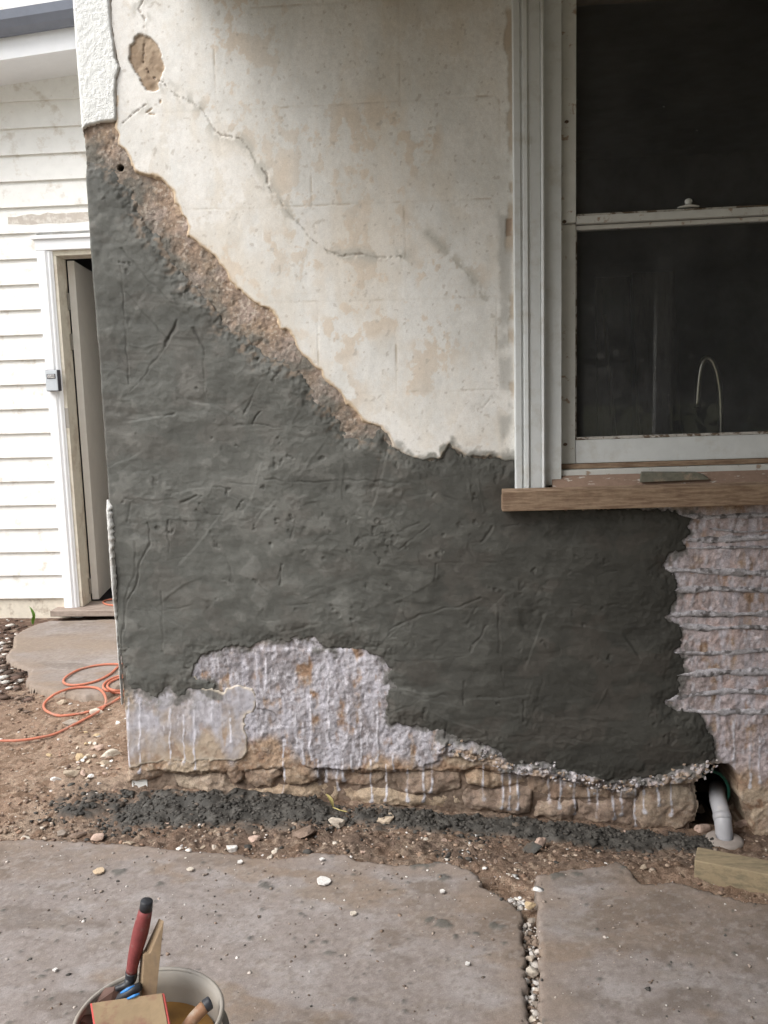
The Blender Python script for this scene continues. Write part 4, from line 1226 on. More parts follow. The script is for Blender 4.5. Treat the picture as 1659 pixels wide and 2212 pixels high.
sill_top = W(1113, 1055, -0.03)[2]
prof = [(0.200, 0.03), (0.200, -0.030), (0.203, -0.034), (0.219, -0.034), (0.221, -0.030), (0.224, -0.028), (0.227, -0.030), (0.229, -0.035), (0.239, -0.036), (0.241, -0.033), (0.243, -0.029), (0.247, -0.029), (0.249, -0.031),
        (0.275, -0.030), (0.277, -0.027), (0.279, -0.032), (0.284, -0.034), (0.288, -0.031), (0.289, -0.022), (0.289, 0.03)]
profile_bar('architrave', prof, sill_top - 0.004, 2.38, M['white_paint'])
profile_bar('architrave', prof, sill_top - 0.004, 2.38, M['white_paint'], mirror=0.69)
wbox('head_architrave', 0.200, 1.18, -0.034, 0.03, 2.384, 2.46, M['white_paint'], 0.003)
for s in (0, 1):
    xs = (0.290, 0.338) if s == 0 else (1.042, 1.090)
    wbox('outer_lining', xs[0], xs[1], -0.008, 0.10, sill_top + 0.004, 2.38, M['white_paint'], 0.001)
# sashes: the lower lies a little further back
zb0 = W(1215, 1003, 0.03)[2]
zb1 = W(1222, 953, 0.03)[2]
zm0 = W(1235, 492, 0.02)[2]
zm1 = W(1235, 469, 0.02)[2]
wbox('sash_stile', 0.3405, 0.384, 0.030, 0.07, zb0, zm0 + 0.01, M['white_worn'], 0.002)
wbox('sash_stile', 0.996, 1.0395, 0.030, 0.07, zb0, zm0 + 0.01, M['white_worn'], 0.002)
wbox('sash_stile', 0.3405, 0.382, 0.012, 0.052, zm0 + 0.012, 2.375, M['white_worn'], 0.002)
wbox('sash_stile', 0.998, 1.0395, 0.012, 0.052, zm0 + 0.012, 2.375, M['white_worn'], 0.002)
wbox('bottom_rail', 0.3855, 0.9945, 0.032, 0.07, zb0, zb1, M['white_paint'], 0.002)
wbox('meeting_rail', 0.3835, 0.9965, 0.014, 0.052, zm0 + 0.008, zm1, M['white_worn'], 0.002)
wbox('meeting_rail', 0.3855, 0.9945, 0.034, 0.075, zm0 - 0.006, zm0 + 0.006, M['white_worn'], 0.002)
wbox('top_rail', 0.3835, 0.9965, 0.014, 0.052, 2.335, 2.375, M['white_paint'], 0.002)
# putty fillets
wbox('putty_line', 0.386, 0.9935, 0.036, 0.05, zb1 + 0.0005, zb1 + 0.009, M['putty'], 0.0015)
wbox('putty_line', 0.3845, 0.3885, 0.036, 0.05, zb1 + 0.010, zm0 - 0.007, M['putty'], 0.001)
wbox('putty_line', 0.384, 0.9955, 0.020, 0.034, zm1 + 0.0005, zm1 + 0.006, M['putty'], 0.001)
# glass with thin dust; lens haze is mixed in as pale diffuse, lifting blacks
mt, nt, b = nodes_of('dusty hazed window glass')
nt.nodes.remove(b)
out = nt.nodes['Material Output']
fr = nt.nodes.new('ShaderNodeFresnel')
fr.inputs['IOR'].default_value = 1.5
tr = nt.nodes.new('ShaderNodeBsdfTransparent')
tr.inputs['Color'].default_value = (0.86, 0.88, 0.87, 1)
gl = nt.nodes.new('ShaderNodeBsdfGlossy')
gl.inputs['Roughness'].default_value = 0.015
df = nt.nodes.new('ShaderNodeBsdfDiffuse')
df.inputs['Color'].default_value = (0.54, 0.56, 0.58, 1)
tc = nt.nodes.new('ShaderNodeTexCoord')
nz = nt.nodes.new('ShaderNodeTexNoise')
nz.inputs['Scale'].default_value = 6
nz.inputs['Detail'].default_value = 8
nz.inputs['Roughness'].default_value = 0.7
nt.links.new(tc.outputs['Object'], nz.inputs['Vector'])
mr = nt.nodes.new('ShaderNodeMapRange')
mr.inputs['From Min'].default_value = 0.35
mr.inputs['From Max'].default_value = 0.75
mr.inputs['To Min'].default_value = 0.055
mr.inputs['To Max'].default_value = 0.115
nt.links.new(nz.outputs['Fac'], mr.inputs['Value'])
nz2 = nt.nodes.new('ShaderNodeTexNoise')
nz2.inputs['Scale'].default_value = 150
nz2.inputs['Detail'].default_value = 1
nt.links.new(tc.outputs['Object'], nz2.inputs['Vector'])
mr2 = nt.nodes.new('ShaderNodeMapRange')
mr2.inputs['From Min'].default_value = 0.795
mr2.inputs['From Max'].default_value = 0.83
mr2.inputs['To Min'].default_value = 0.0
mr2.inputs['To Max'].default_value = 0.7
nt.links.new(nz2.outputs['Fac'], mr2.inputs['Value'])
ad = nt.nodes.new('ShaderNodeMath')
ad.operation = 'ADD'
nt.links.new(mr.outputs[0], ad.inputs[0])
nt.links.new(mr2.outputs[0], ad.inputs[1])
m1 = nt.nodes.new('ShaderNodeMixShader')
m2 = nt.nodes.new('ShaderNodeMixShader')
nt.links.new(fr.outputs[0], m1.inputs[0])
nt.links.new(tr.outputs[0], m1.inputs[1])
nt.links.new(gl.outputs[0], m1.inputs[2])
nt.links.new(ad.outputs[0], m2.inputs[0])
nt.links.new(m1.outputs[0], m2.inputs[1])
nt.links.new(df.outputs[0], m2.inputs[2])
nt.links.new(m2.outputs[0], out.inputs['Surface'])
M['glass'] = mt
for z0, z1, y in ((zb1 - 0.004, zm0 + 0.004, 0.052), (zm1 - 0.004, 2.34, 0.036)):
    bm = bmesh.new()
    vs = [bm.verts.new((x, y, z + TI * (x - 0.2))) for x, z in ((0.38, z0), (1.0, z0), (1.0, z1), (0.38, z1))]
    bm.faces.new(vs)
    wlink('pane', bm, M['glass'])
# fastener knob on the meeting rail, nails in the stile
kn = W(1487, 447, 0.03)
bm = bmesh.new()
bm_lathe(bm, [(0.0, -0.002), (0.030, -0.002), (0.030, 0.0), (0.018, 0.003), (0.009, 0.006), (0.008, 0.010), (0.011, 0.015), (0.009, 0.020), (0.004, 0.023), (0.0, 0.0235)], (kn[0], kn[1], kn[2]), 20)
wlink('sash_knob', bm, M['white_worn'], smooth=True)
for px, py in ((1224, 263), (1219, 479), (1206, 1085), (1221, 960)):
    q = W(px, py, 0.011)
    if py > 1000:
        continue
    bm = bmesh.new()
    bmesh.ops.create_icosphere(bm, subdivisions=1, radius=0.0065, matrix=Matrix.Translation(q) @ Matrix.Diagonal((1.1, 0.5, 0.8, 1)))
    wlink('nail_head', bm, M['rust'])
# timber under the sash: raw bead, painted strip, weathered slope, thick nosing
zs0 = W(1085, 1063, -0.062)[2]
zs1 = W(1085, 1105, -0.062)[2]
wbox('sill_bead', 0.3395, 1.0405, 0.022, 0.075, zb0 - 0.016, zb0 - 0.001, M['bare_wood'], 0.003)
wbox('painted_strip', 0.3395, 1.0405, 0.006, 0.075, zb0 - 0.036, zb0 - 0.017, M['white_worn'], 0.002)


def hexw(name, A, B, mat, bevel=0.0):
    bm = bmesh.new()
    a = [bm.verts.new((p[0], p[1], p[2] + TI * (p[0] - 0.2))) for p in A]
    b_ = [bm.verts.new((p[0], p[1], p[2] + TI * (p[0] - 0.2))) for p in B]
    n = len(a)
    bm.faces.new(a)
    bm.faces.new(b_[::-1])
    for i in range(n):
        bm.faces.new((a[i], b_[i], b_[(i + 1) % n], a[(i + 1) % n]))
    return wlink(name, bm, mat, bevel)


SX0, SX1 = W(1085, 1080, -0.062)[0], 1.235
hexw('sloping_sill', [(0.31, 0.004, zb0 - 0.033), (0.31, -0.040, zs0 + 0.004), (0.31, -0.040, zs0 - 0.05), (0.31, 0.08, zs0 - 0.05), (0.31, 0.08, zb0 - 0.038), (0.31, 0.005, zb0 - 0.038)],
     [(1.07, 0.004, zb0 - 0.033), (1.07, -0.040, zs0 + 0.004), (1.07, -0.040, zs0 - 0.05), (1.07, 0.08, zs0 - 0.05), (1.07, 0.08, zb0 - 0.038), (1.07, 0.005, zb0 - 0.038)], M['bare_wood2'])
hexw('sill_nosing', [(SX0, -0.036, zs0 + 0.008), (SX0, -0.062, zs0), (SX0, -0.062, zs1), (SX0, 0.02, zs1), (SX0, 0.02, zs0 - 0.012), (SX0, -0.036, zs0 - 0.012)],
     [(SX1, -0.036, zs0 + 0.008), (SX1, -0.062, zs0), (SX1, -0.062, zs1), (SX1, 0.02, zs1), (SX1, 0.02, zs0 - 0.012), (SX1, -0.036, zs0 - 0.012)], M['bare_wood'], 0.0025)

# thing left lying on the sill
M['mortar_wood'] = plain_mat('mortar smeared wood', (0.155, 0.15, 0.12), 0.9, (60, 0.25), (150, 0.0015), 0.2, col2=(0.26, 0.21, 0.16), c2scale=22, c2lo=0.52, c2hi=0.62)
a0 = W(1381, 1042, -0.040)
a1_ = W(1533, 1036, -0.040)
stick = hexa('wood_offcut', [(a0[0], -0.044, a0[2]), (a1_[0], -0.040, a1_[2]), (a1_[0] - 0.012, -0.038, a1_[2] + 0.010), (a1_[0] - 0.035, -0.038, a1_[2] + 0.020), (a0[0] + 0.006, -0.040, a0[2] + 0.027)],
             [(a0[0] + 0.006, -0.016, a0[2] + 0.006), (a1_[0], -0.018, a1_[2] + 0.006), (a1_[0] - 0.012, -0.016, a1_[2] + 0.014), (a1_[0] - 0.035, -0.014, a1_[2] + 0.022), (a0[0] + 0.010, -0.014, a0[2] + 0.030)], M['mortar_wood'], bevel=0.002)
tag(stick, 'mortar smeared wooden offcut lying on the window sill', 'offcut')

# ---- room behind the glass
M['room'] = plain_mat('dim room wall', (0.34, 0.31, 0.28), 0.9, (6, 0.2), None)
room = bmesh.new()
vs = bm_box(room, -0.95, 2.9, 0.345, 4.2, -0.2, 2.9)
# open the face towards the window
for f in list(room.faces):
    if all(abs(v.co.y - 0.345) < 1e-4 for v in f.verts):
        room.faces.remove(f)
o = bm_obj('room_lining', room, M['room'], house)
M['steel'] = plain_mat('brushed steel', (0.62, 0.60, 0.56), 0.28, (60, 0.05), None, 0.5, 1.0)
M['bench'] = plain_mat('bench top', (0.20, 0.17, 0.15), 0.6, (12, 0.2), None)
dtap = 0.42
tb = W(1557, 965, dtap)
pts = [W(1557, 965, dtap), W(1557, 900, dtap), W(1555, 850, dtap), W(1550, 815, dtap), W(1543, 790, dtap), W(1532, 775, dtap), W(1522, 777, dtap), W(1514, 795, dtap), W(1509, 830, dtap), W(1505, 880, dtap)]
tap = empty('kitchen_tap', tuple(tb))
tag(tap, 'tall gooseneck steel tap seen through the lower window pane', 'tap')
tube('spout', catmull(pts, 5), 0.0105, M['steel'], tap, 12)
lathe('tap_base', [(0.0, 0), (0.026, 0), (0.026, 0.02), (0.012, 0.03), (0.0, 0.03)], (tb[0], tb[1], tb[2] - 0.028), M['steel'], tap, 20)
bz = tb[2] - 0.029
bench = box('kitchen_bench', 0.26, 2.6, 0.346, 0.95, bz - 0.04, bz, M['bench'], None, 0.003)
tag(bench, 'dim kitchen bench inside behind the window', 'bench')
M['plank'] = plain_mat('leaning plank', (0.16, 0.13, 0.10), 0.8, (20, 0.2), (60, 0.001), 0.3, col2=(0.10, 0.08, 0.06), c2scale=5, stretch=(8, 8, 1))
for i, (xa, xb, ya, w_, lab) in enumerate([(1300, 1288, 600, 0.16, 'broad dark plank leaning inside, left of the pale stick'), (1400, 1365, 590, 0.20, 'broad dark plank leaning inside, right of the pale stick')]):
    lo, hi = W(xa, 1000, 1.6), W(xb, ya, 1.75)
    o = hexa('leaning_plank', [(lo[0], 1.6, 0.3), (lo[0] + w_, 1.6, 0.3), (hi[0] + w_, 1.75, hi[2]), (hi[0], 1.75, hi[2])],
             [(lo[0], 1.64, 0.3), (lo[0] + w_, 1.64, 0.3), (hi[0] + w_, 1.79, hi[2]), (hi[0], 1.79, hi[2])], M['plank'])
    tag(o, lab, 'plank', 'planks leaning in the room')
M['pale_stick'] = plain_mat('pale stick', (0.45, 0.42, 0.38), 0.7)
lo, hi = W(1330, 960, 1.2), W(1305, 680, 1.3)
o = tube('broom_stick', [lo - (hi - lo) * 0.4, hi], 0.008, M['pale_stick'], None, 8)
tag(o, 'thin pale stick leaning inside behind the lower pane', 'stick')

# ==================================================================================================
#  WEATHERBOARD BUILDING on the left
# ==================================================================================================
YB = 2.1
shed = empty('weatherboard_building', (-2.1, YB, 0.0))
tag(shed, 'white weatherboard building with an open door and lean-to eave behind the corner', 'building')
M['board'] = plain_mat('white weatherboard paint', (0.82, 0.815, 0.79), 0.6, (20, 0.05), (110, 0.0006), 0.35, col2=(0.58, 0.53, 0.46), c2scale=12, c2lo=0.54, c2hi=0.72)
M['trim'] = plain_mat('white trim paint', (0.80, 0.81, 0.83), 0.45, (20, 0.03), (140, 0.0003), 0.45)
M['jamb'] = plain_mat('aged cream jamb', (0.62, 0.58, 0.49), 0.6, (30, 0.08), (120, 0.0005), 0.35, col2=(0.50, 0.44, 0.36), c2scale=8)
M['door'] = plain_mat('pale door paint', (0.66, 0.63, 0.58), 0.55, (15, 0.05), (150, 0.0003), 0.4)
M['plinth'] = plain_mat('dirty painted plinth', (0.66, 0.61, 0.52), 0.85, (30, 0.12), (60, 0.003), 0.2, col2=(0.32, 0.25, 0.19), c2scale=9, c2lo=0.54, c2hi=0.66)
M['gutter'] = plain_mat('grey gutter', (0.20, 0.22, 0.27), 0.4, (20, 0.08), None, 0.5)
M['sill_wood'] = plain_mat('weathered sill wood', (0.33, 0.27, 0.23), 0.9, (60, 0.15), (140, 0.001), 0.2, col2=(0.24, 0.19, 0.16), c2scale=9, stretch=(1, 6, 8))
M['hinge'] = plain_mat('dull hinge metal', (0.36, 0.34, 0.31), 0.5, (60, 0.1), None, 0.5, 0.7)
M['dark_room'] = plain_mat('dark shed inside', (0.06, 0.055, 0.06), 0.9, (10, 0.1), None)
AX0 = 0.5 * (W(82, 530, YB)[0] + W(144, 1300, YB)[0])         # outer edge of the door architrave
AX1 = AX0 + 0.083
DOOR_TOP = W(118, 545, YB)[2]
ARCH_TOP = W(90, 515, YB)[2]
SILL_Z = W(150, 1313, YB - 0.03)[2]
bz = [W(0, y, YB - 0.02)[2] for y in (221, 279, 337, 394, 449, 505, 560, 615, 670, 725, 778, 832, 885, 936, 989, 1039, 1091, 1143, 1192, 1243, 1293)]
step = (bz[0] - bz[-1]) / 20
bz = [bz[0] - i * step for i in range(21)]
bz = [bz[0] + 2 * step, bz[0] + step] + bz


def board(z, x0, x1):
    """lapped board: thick lower edge, thin upper edge"""
    t = 0.022
    A = [(x0, YB - t, z), (x0, YB - 0.004, z + step * 1.12), (x0, YB + 0.006, z + step * 1.12), (x0, YB + 0.006, z)]
    B = [(x1, y, zz) for _, y, zz in A]
    return hexa('weatherboard', A, B, M['board'], shed)


for z in bz:
    if z + step * 0.4 > ARCH_TOP:
        board(z, -5.2, 0.6)
    else:
        board(z, -5.2 + 0.001, AX0 - 0.001)
# scraped paint above the door
M['scraped'] = plain_mat('scraped grey paint', (0.50, 0.45, 0.40), 0.8, (30, 0.12), (90, 0.0006), 0.25, col2=(0.66, 0.63, 0.58), c2scale=22)
zi = min(range(len(bz)), key=lambda i: abs(bz[i] + step * 0.5 - W(100, 474, YB)[2]))
top_, bot_ = [], []
for k in range(15):
    xx = W(20, 474, YB)[0] + (0.62) * k / 14
    rr = random.Random(k + 3)
    t = math.sin(math.pi * min(1, 0.12 + k / 14 * 0.85)) ** 0.5
    for lst, f in ((bot_, 0.42 - 0.14 * t * rr.uniform(0.4, 1)), (top_, 0.55 + 0.22 * t * rr.uniform(0.5, 1))):
        lst.append((xx, YB - 0.022 + 0.018 * f / 1.12 - 0.0012, bz[zi] + step * f))
bm = bmesh.new()
tv_, bv_ = [bm.verts.new(p) for p in top_], [bm.verts.new(p) for p in bot_]
for k in range(14):
    bm.faces.new((bv_[k], bv_[k + 1], tv_[k + 1], tv_[k]))
bm_obj('scraped_patch', bm, M['scraped'], shed)
box('plinth_wall', -5.2, AX0 + 0.02, YB - 0.006, YB + 0.1, -0.25, bz[-1] + 0.03, M['plinth'], shed)
box('plinth_ledge', -5.2, AX0 - 0.32, YB - 0.022, YB - 0.0065, -0.25, W(0, 1355, YB)[2], M['plinth'], shed, 0.003)
bx = bmesh.new()
bm_box(bx, -5.2, AX1 - 0.002, YB + 0.008, YB + 0.10, -0.2, 3.4)
bm_box(bx, AX1 - 0.002 + 0.86, 0.6, YB + 0.008, YB + 0.10, -0.2, 3.4)
bm_box(bx, AX1 - 0.002, AX1 + 0.858, YB + 0.008, YB + 0.10, DOOR_TOP + 0.03, 3.4)
bm_obj('stud_wall', bx, M['board'], shed)
# door case
bm = bmesh.new()
P = [(0, 0), (0, -0.030), (0.004, -0.036), (0.050, -0.036), (0.056, -0.030), (0.060, -0.026), (0.066, -0.030), (0.072, -0.028), (0.078, -0.020), (0.083, -0.018), (0.083, 0.0)]
lo = [bm.verts.new((AX0 + x, YB + y - 0.0, SILL_Z + 0.001)) for x, y in P]
hi = [bm.verts.new((AX0 + x, YB + y - 0.0, ARCH_TOP - 0.07)) for x, y in P]
bm.faces.new(lo)
bm.faces.new(hi[::-1])
for i in range(len(P)):
    j = (i + 1) % len(P)
    bm.faces.new((lo[i], lo[j], hi[j], hi[i]))
dcase = bm_obj('door_architrave', bm, M['trim'], shed)
box('head_architrave', AX0 - 0.003, AX1 + 0.95, YB - 0.036, YB, ARCH_TOP - 0.069, ARCH_TOP - 0.012, M['trim'], shed, 0.003)
box('drip_cap', AX0 - 0.02, AX1 + 0.97, YB - 0.050, YB, ARCH_TOP - 0.0118, ARCH_TOP + 0.008, M['trim'], shed, 0.003)
box('head_jamb', AX1 - 0.001, AX1 + 0.86, YB - 0.012, YB + 0.12, DOOR_TOP - 0.02, DOOR_TOP + 0.012, M['jamb'], shed, 0.002)
box('side_jamb', AX1 - 0.001, AX1 + 0.018, YB - 0.012, YB + 0.075, SILL_Z + 0.001, DOOR_TOP - 0.021, M['jamb'], shed, 0.002)
box('side_jamb', AX1 - 0.001, AX1 + 0.008, YB + 0.0755, YB + 0.13, SILL_Z + 0.001, DOOR_TOP - 0.021, M['jamb'], shed, 0.002)
box('side_jamb', AX1 + 0.842, AX1 + 0.86, YB - 0.012, YB + 0.12, SILL_Z + 0.001, DOOR_TOP - 0.021, M['jamb'], shed, 0.002)
# the door leaf stands open into the dark
hx, hy = AX1 + 0.020, YB + 0.118
dirv = Vector((-0.17, 0.985, 0)).normalized()
nrm = Vector((dirv.y, -dirv.x, 0))
p0 = Vector((hx, hy, 0))
A = [p0, p0 + nrm * 0.038, p0 + nrm * 0.038 + dirv * 0.78, p0 + dirv * 0.78]
zl0, zl1 = SILL_Z + 0.012, DOOR_TOP - 0.028
leaf = hexa('door', [(v.x, v.y, zl0) for v in A], [(v.x, v.y, zl1) for v in A], M['door'], shed, 0.002)
for pz in (W(195, 1275, YB)[2], W(165, 735, YB)[2], DOOR_TOP - 0.25):
    h0 = p0 + nrm * 0.0
    o = box('hinge', h0.x - 0.012, h0.x + 0.001, h0.y - 0.012, h0.y - 0.001, pz - 0.045, pz + 0.045, M['hinge'], None, 0.001)
    o.parent = leaf
    o.matrix_parent_inverse = Matrix.Identity(4)
    o.parent = shed
    o.matrix_parent_inverse = Matrix.Translation(shed.location).inverted()
o = box('strike_plate', AX1 - 0.004, AX1 + 0.020, YB - 0.0145, YB - 0.0122, W(145, 905, YB)[2] - 0.05, W(145, 905, YB)[2] + 0.06, M['hinge'], shed, 0.0005)
# threshold
st0 = W(126, 1322, YB - 0.10)
box('door_step', AX0 - 0.055, AX1 + 0.95, YB - 0.10, YB + 0.14, SILL_Z - 0.034, SILL_Z, M['sill_wood'], shed, 0.004)
box('step_bearer', AX1 + 0.22, AX1 + 0.36, YB - 0.07, YB + 0.1, 0.0, SILL_Z - 0.0345, M['sill_wood'], shed, 0.003)
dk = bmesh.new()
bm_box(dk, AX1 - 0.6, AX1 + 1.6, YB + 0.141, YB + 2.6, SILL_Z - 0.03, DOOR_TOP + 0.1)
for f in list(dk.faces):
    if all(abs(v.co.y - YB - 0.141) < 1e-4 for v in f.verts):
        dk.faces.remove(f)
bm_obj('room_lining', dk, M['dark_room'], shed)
# eave: soffit, fascia and gutter rise to the right
YF = YB - 0.34
fa, fb = W(0, 130, YF), W(163, 105, YF)
ga, gb = W(0, 78, YF), W(163, 50, YF)
sl_ = (fb[2] - fa[2]) / (fb[0] - fa[0])


def raked(x, z0, x0):
    return z0 + sl_ * (x - x0)


X0, X1 = -5.3, -0.3
fz0, fz1 = fa[2], ga[2]
hexa('fascia_board', [(X0, YF, raked(X0, fz0, fa[0])), (X1, YF, raked(X1, fz0, fa[0])), (X1, YF, raked(X1, fz1 + 0.03, fa[0])), (X0, YF, raked(X0, fz1 + 0.03, fa[0]))],
     [(X0, YF + 0.02, raked(X0, fz0, fa[0])), (X1, YF + 0.02, raked(X1, fz0, fa[0])), (X1, YF + 0.02, raked(X1, fz1 + 0.03, fa[0])), (X0, YF + 0.02, raked(X0, fz1 + 0.03, fa[0]))], M['trim'], shed)
hexa('soffit', [(X0, YF + 0.021, raked(X0, fz0 + 0.012, fa[0])), (X1, YF + 0.021, raked(X1, fz0 + 0.012, fa[0])), (X1, YB - 0.002, raked(X1, fz0 + 0.012, fa[0])), (X0, YB - 0.002, raked(X0, fz0 + 0.012, fa[0]))],
     [(X0, YF + 0.021, raked(X0, fz0 + 0.03, fa[0])), (X1, YF + 0.021, raked(X1, fz0 + 0.03, fa[0])), (X1, YB - 0.002, raked(X1, fz0 + 0.03, fa[0])), (X0, YB - 0.002, raked(X0, fz0 + 0.03, fa[0]))], M['trim'], shed)
bm = bmesh.new()
pr = [(0.0, 0.0), (-0.03, -0.002), (-0.062, 0.014), (-0.085, 0.045), (-0.092, 0.085), (-0.084, 0.088), (-0.078, 0.05), (-0.056, 0.022), (-0.028, 0.007), (0.0, 0.008)]
g0 = ga[2] - 0.012
lo = [bm.verts.new((X0, YF - 0.001 + a, raked(X0, g0, fa[0]) + b_)) for a, b_ in pr]
hi = [bm.verts.new((X1, YF - 0.001 + a, raked(X1, g0, fa[0]) + b_)) for a, b_ in pr]
bm.faces.new(lo)
bm.faces.new(hi[::-1])
for i in range(len(pr)):
    j = (i + 1) % len(pr)
    bm.faces.new((lo[i], lo[j], hi[j], hi[i]))
bm_obj('gutter', bm, M['gutter'], shed, smooth=False)
hexa('roof_sheet', [(X0, YF - 0.04, raked(X0, g0 + 0.075, fa[0])), (X1, YF - 0.04, raked(X1, g0 + 0.075, fa[0])), (X1, YB + 3, raked(X1, g0 + 0.25, fa[0])), (X0, YB + 3, raked(X0, g0 + 0.25, fa[0]))],
     [(X0, YF - 0.04, raked(X0, g0 + 0.08, fa[0])), (X1, YF - 0.04, raked(X1, g0 + 0.08, fa[0])), (X1, YB + 3, raked(X1, g0 + 0.255, fa[0])), (X0, YB + 3, raked(X0, g0 + 0.255, fa[0]))], M['gutter'], shed)

# ---- key safe screwed to the architrave
M['safe_face'] = plain_mat('silver key safe face', (0.52, 0.56, 0.60), 0.4, (60, 0.06), None, 0.5, 0.3)
M['safe_body'] = plain_mat('dark key safe body', (0.06, 0.06, 0.075), 0.5, (60, 0.1), None, 0.5)
M['dial'] = plain_mat('white dial', (0.75, 0.74, 0.72), 0.5, (60, 0.05), None)
sa, sb = W(96, 801, YB - 0.075), W(125, 844, YB - 0.075)
sx0, sx1, sz1, sz0 = sa[0], sb[0] + 0.006, sa[2] + 0.004, sb[2] - 0.002
safe = empty('key_safe', ((sx0 + sx1) / 2, YB - 0.036, sz0))
tag(safe, 'small grey combination key safe on the door architrave', 'key safe')
box('body', sx0, sx1, YB - 0.072, YB - 0.0365, sz0, sz1, M['safe_body'], safe, 0.004)
box('face_plate', sx0 + 0.003, sx1 - 0.003, YB - 0.078, YB - 0.0722, sz0 + 0.003, sz1 - 0.003, M['safe_face'], safe, 0.002)
wx0, wx1 = sx0 + 0.012, sx1 - 0.012
wz1, wz0 = sz1 - 0.022, sz1 - 0.048
box('dial_recess', wx0, wx1, YB - 0.0795, YB - 0.0781, wz0, wz1, M['safe_body'], safe)
dw = (wx1 - wx0 - 0.010) / 4
for i, ch in enumerate('3599'):
    cx_ = wx0 + 0.007 + dw * i
    dial = box('dial', cx_, cx_ + dw * 0.86, YB - 0.084, YB - 0.0796, wz0 + 0.004, wz1 - 0.004, M['dial'], safe, 0.001)
    fc = bpy.data.curves.new('digit', 'FONT')
    fc.body = ch
    fc.size = 0.018
    fc.extrude = 0.0002
    fo = bpy.data.objects.new('digit_tmp', fc)
    COL.objects.link(fo)
    bpy.context.view_layer.update()
    me = bpy.data.meshes.new_from_object(fo.evaluated_get(bpy.context.evaluated_depsgraph_get()))
    bpy.data.objects.remove(fo)
    xs_ = np.array([v.co.x for v in me.vertices])
    me.transform(Matrix.Translation((cx_ + dw * 0.43 - (xs_.min() + xs_.max()) / 2, YB - 0.0846, (wz0 + wz1) / 2 - 0.0065)) @ Matrix.Rotation(math.radians(90), 4, 'X'))
    me.materials.clear()
    d_ = link('digit', me, M['safe_body'])
    d_.parent = dial
    d_.matrix_parent_inverse = dial.matrix_parent_inverse if False else Matrix.Translation(safe.location).inverted()
    d_.matrix_parent_inverse = Matrix.Identity(4)

# ==================================================================================================
#  THINGS ON THE GROUND
# ==================================================================================================
# ---- PVC pipe in the hole
M['pvc'] = plain_mat('dusty white pvc', (0.38, 0.38, 0.40), 0.45, (40, 0.06), None, 0.4, col2=(0.48, 0.44, 0.40), c2scale=12, c2lo=0.6, c2hi=0.75)
M['pvc_collar'] = plain_mat('grey dusty collar', (0.30, 0.265, 0.24), 0.8, (50, 0.15), (120, 0.001), 0.2)
M['green_pipe'] = plain_mat('green plastic sleeve', (0.012, 0.085, 0.06), 0.5, (40, 0.15), None, 0.4)
pa_, pb_, pc_, pd_ = W(1549, 1702, 0.20), W(1550, 1724, 0.06), W(1560, 1765, -0.02), W(1566, 1818, -0.045)
pipe = empty('drain_pipe', (pd_[0], pd_[1], pd_[2]))
tag(pipe, 'white plastic drain pipe coming out of the hole in the plinth', 'pipe')
pts = catmull([pa_, pb_, pc_, pd_], 8)
tube('pipe_bend', pts, 0.0255, M['pvc'], pipe, 20)
tube('pipe_socket', [pts[15], pts[16], pts[17]], 0.0272, M['pvc'], pipe, 20)
lathe('pipe_collar', [(0.026, 0.008), (0.048, 0.005), (0.055, 0.0), (0.055, -0.010), (0.040, -0.016), (0.040, -0.05), (0.026, -0.05)], (pd_[0] - 0.004, pd_[1] - 0.008, pd_[2] + 0.012), M['pvc_collar'], pipe, 28)
sleeve = bmesh.new()
sc = W(1548, 1718, 0.0)
bm_tube(sleeve, [(sc[0] + 0.062 * math.cos(a), 0.075, sc[2] - 0.03 + (0.075 * math.sin(a) if math.sin(a) > 0 else 0.05 * math.sin(a))) for a in np.linspace(-0.9, math.pi + 0.9, 22)], 0.005, 8)
so = bm_obj('pipe_sleeve', sleeve, M['green_pipe'], pipe, smooth=True)

# ---- treated timber offcut
M['treated'] = plain_mat('treated pine', (0.30, 0.24, 0.155), 0.85, (60, 0.12), (150, 0.0008), 0.2, col2=(0.165, 0.145, 0.10), c2scale=9, c2lo=0.48, c2hi=0.7, stretch=(1.5, 8, 8))
e0 = G(1503, 1828, -0.035)
zt_ = 0.022
ft_a, ft_b = G(1500, 1858, zt_), G(1659, 1889, zt_)
bk_a = G(1506, 1829, zt_)
dv = Vector(ft_b - ft_a)
dv.z = 0
dv.normalize()
pv = Vector((-dv.y, dv.x, 0))
wd_ = abs((Vector(bk_a) - Vector(ft_a)).dot(pv))
base = Vector((ft_a[0], ft_a[1], 0))
th = 0.062
Lw = 0.75
A = [base + Vector((0, 0, zt_ - th)), base + pv * wd_ + Vector((0, 0, zt_ - th)), base + pv * wd_ + Vector((0, 0, zt_)), base + Vector((0, 0, zt_))]
A = [v - dv * 0.0 for v in A]
Bq = [v + dv * Lw for v in A]
o = hexa('timber_offcut', [tuple(v) for v in A], [tuple(v) for v in Bq], M['treated'], None, 0.003)
tag(o, 'greenish treated timber offcut lying beside the drain pipe', 'timber')

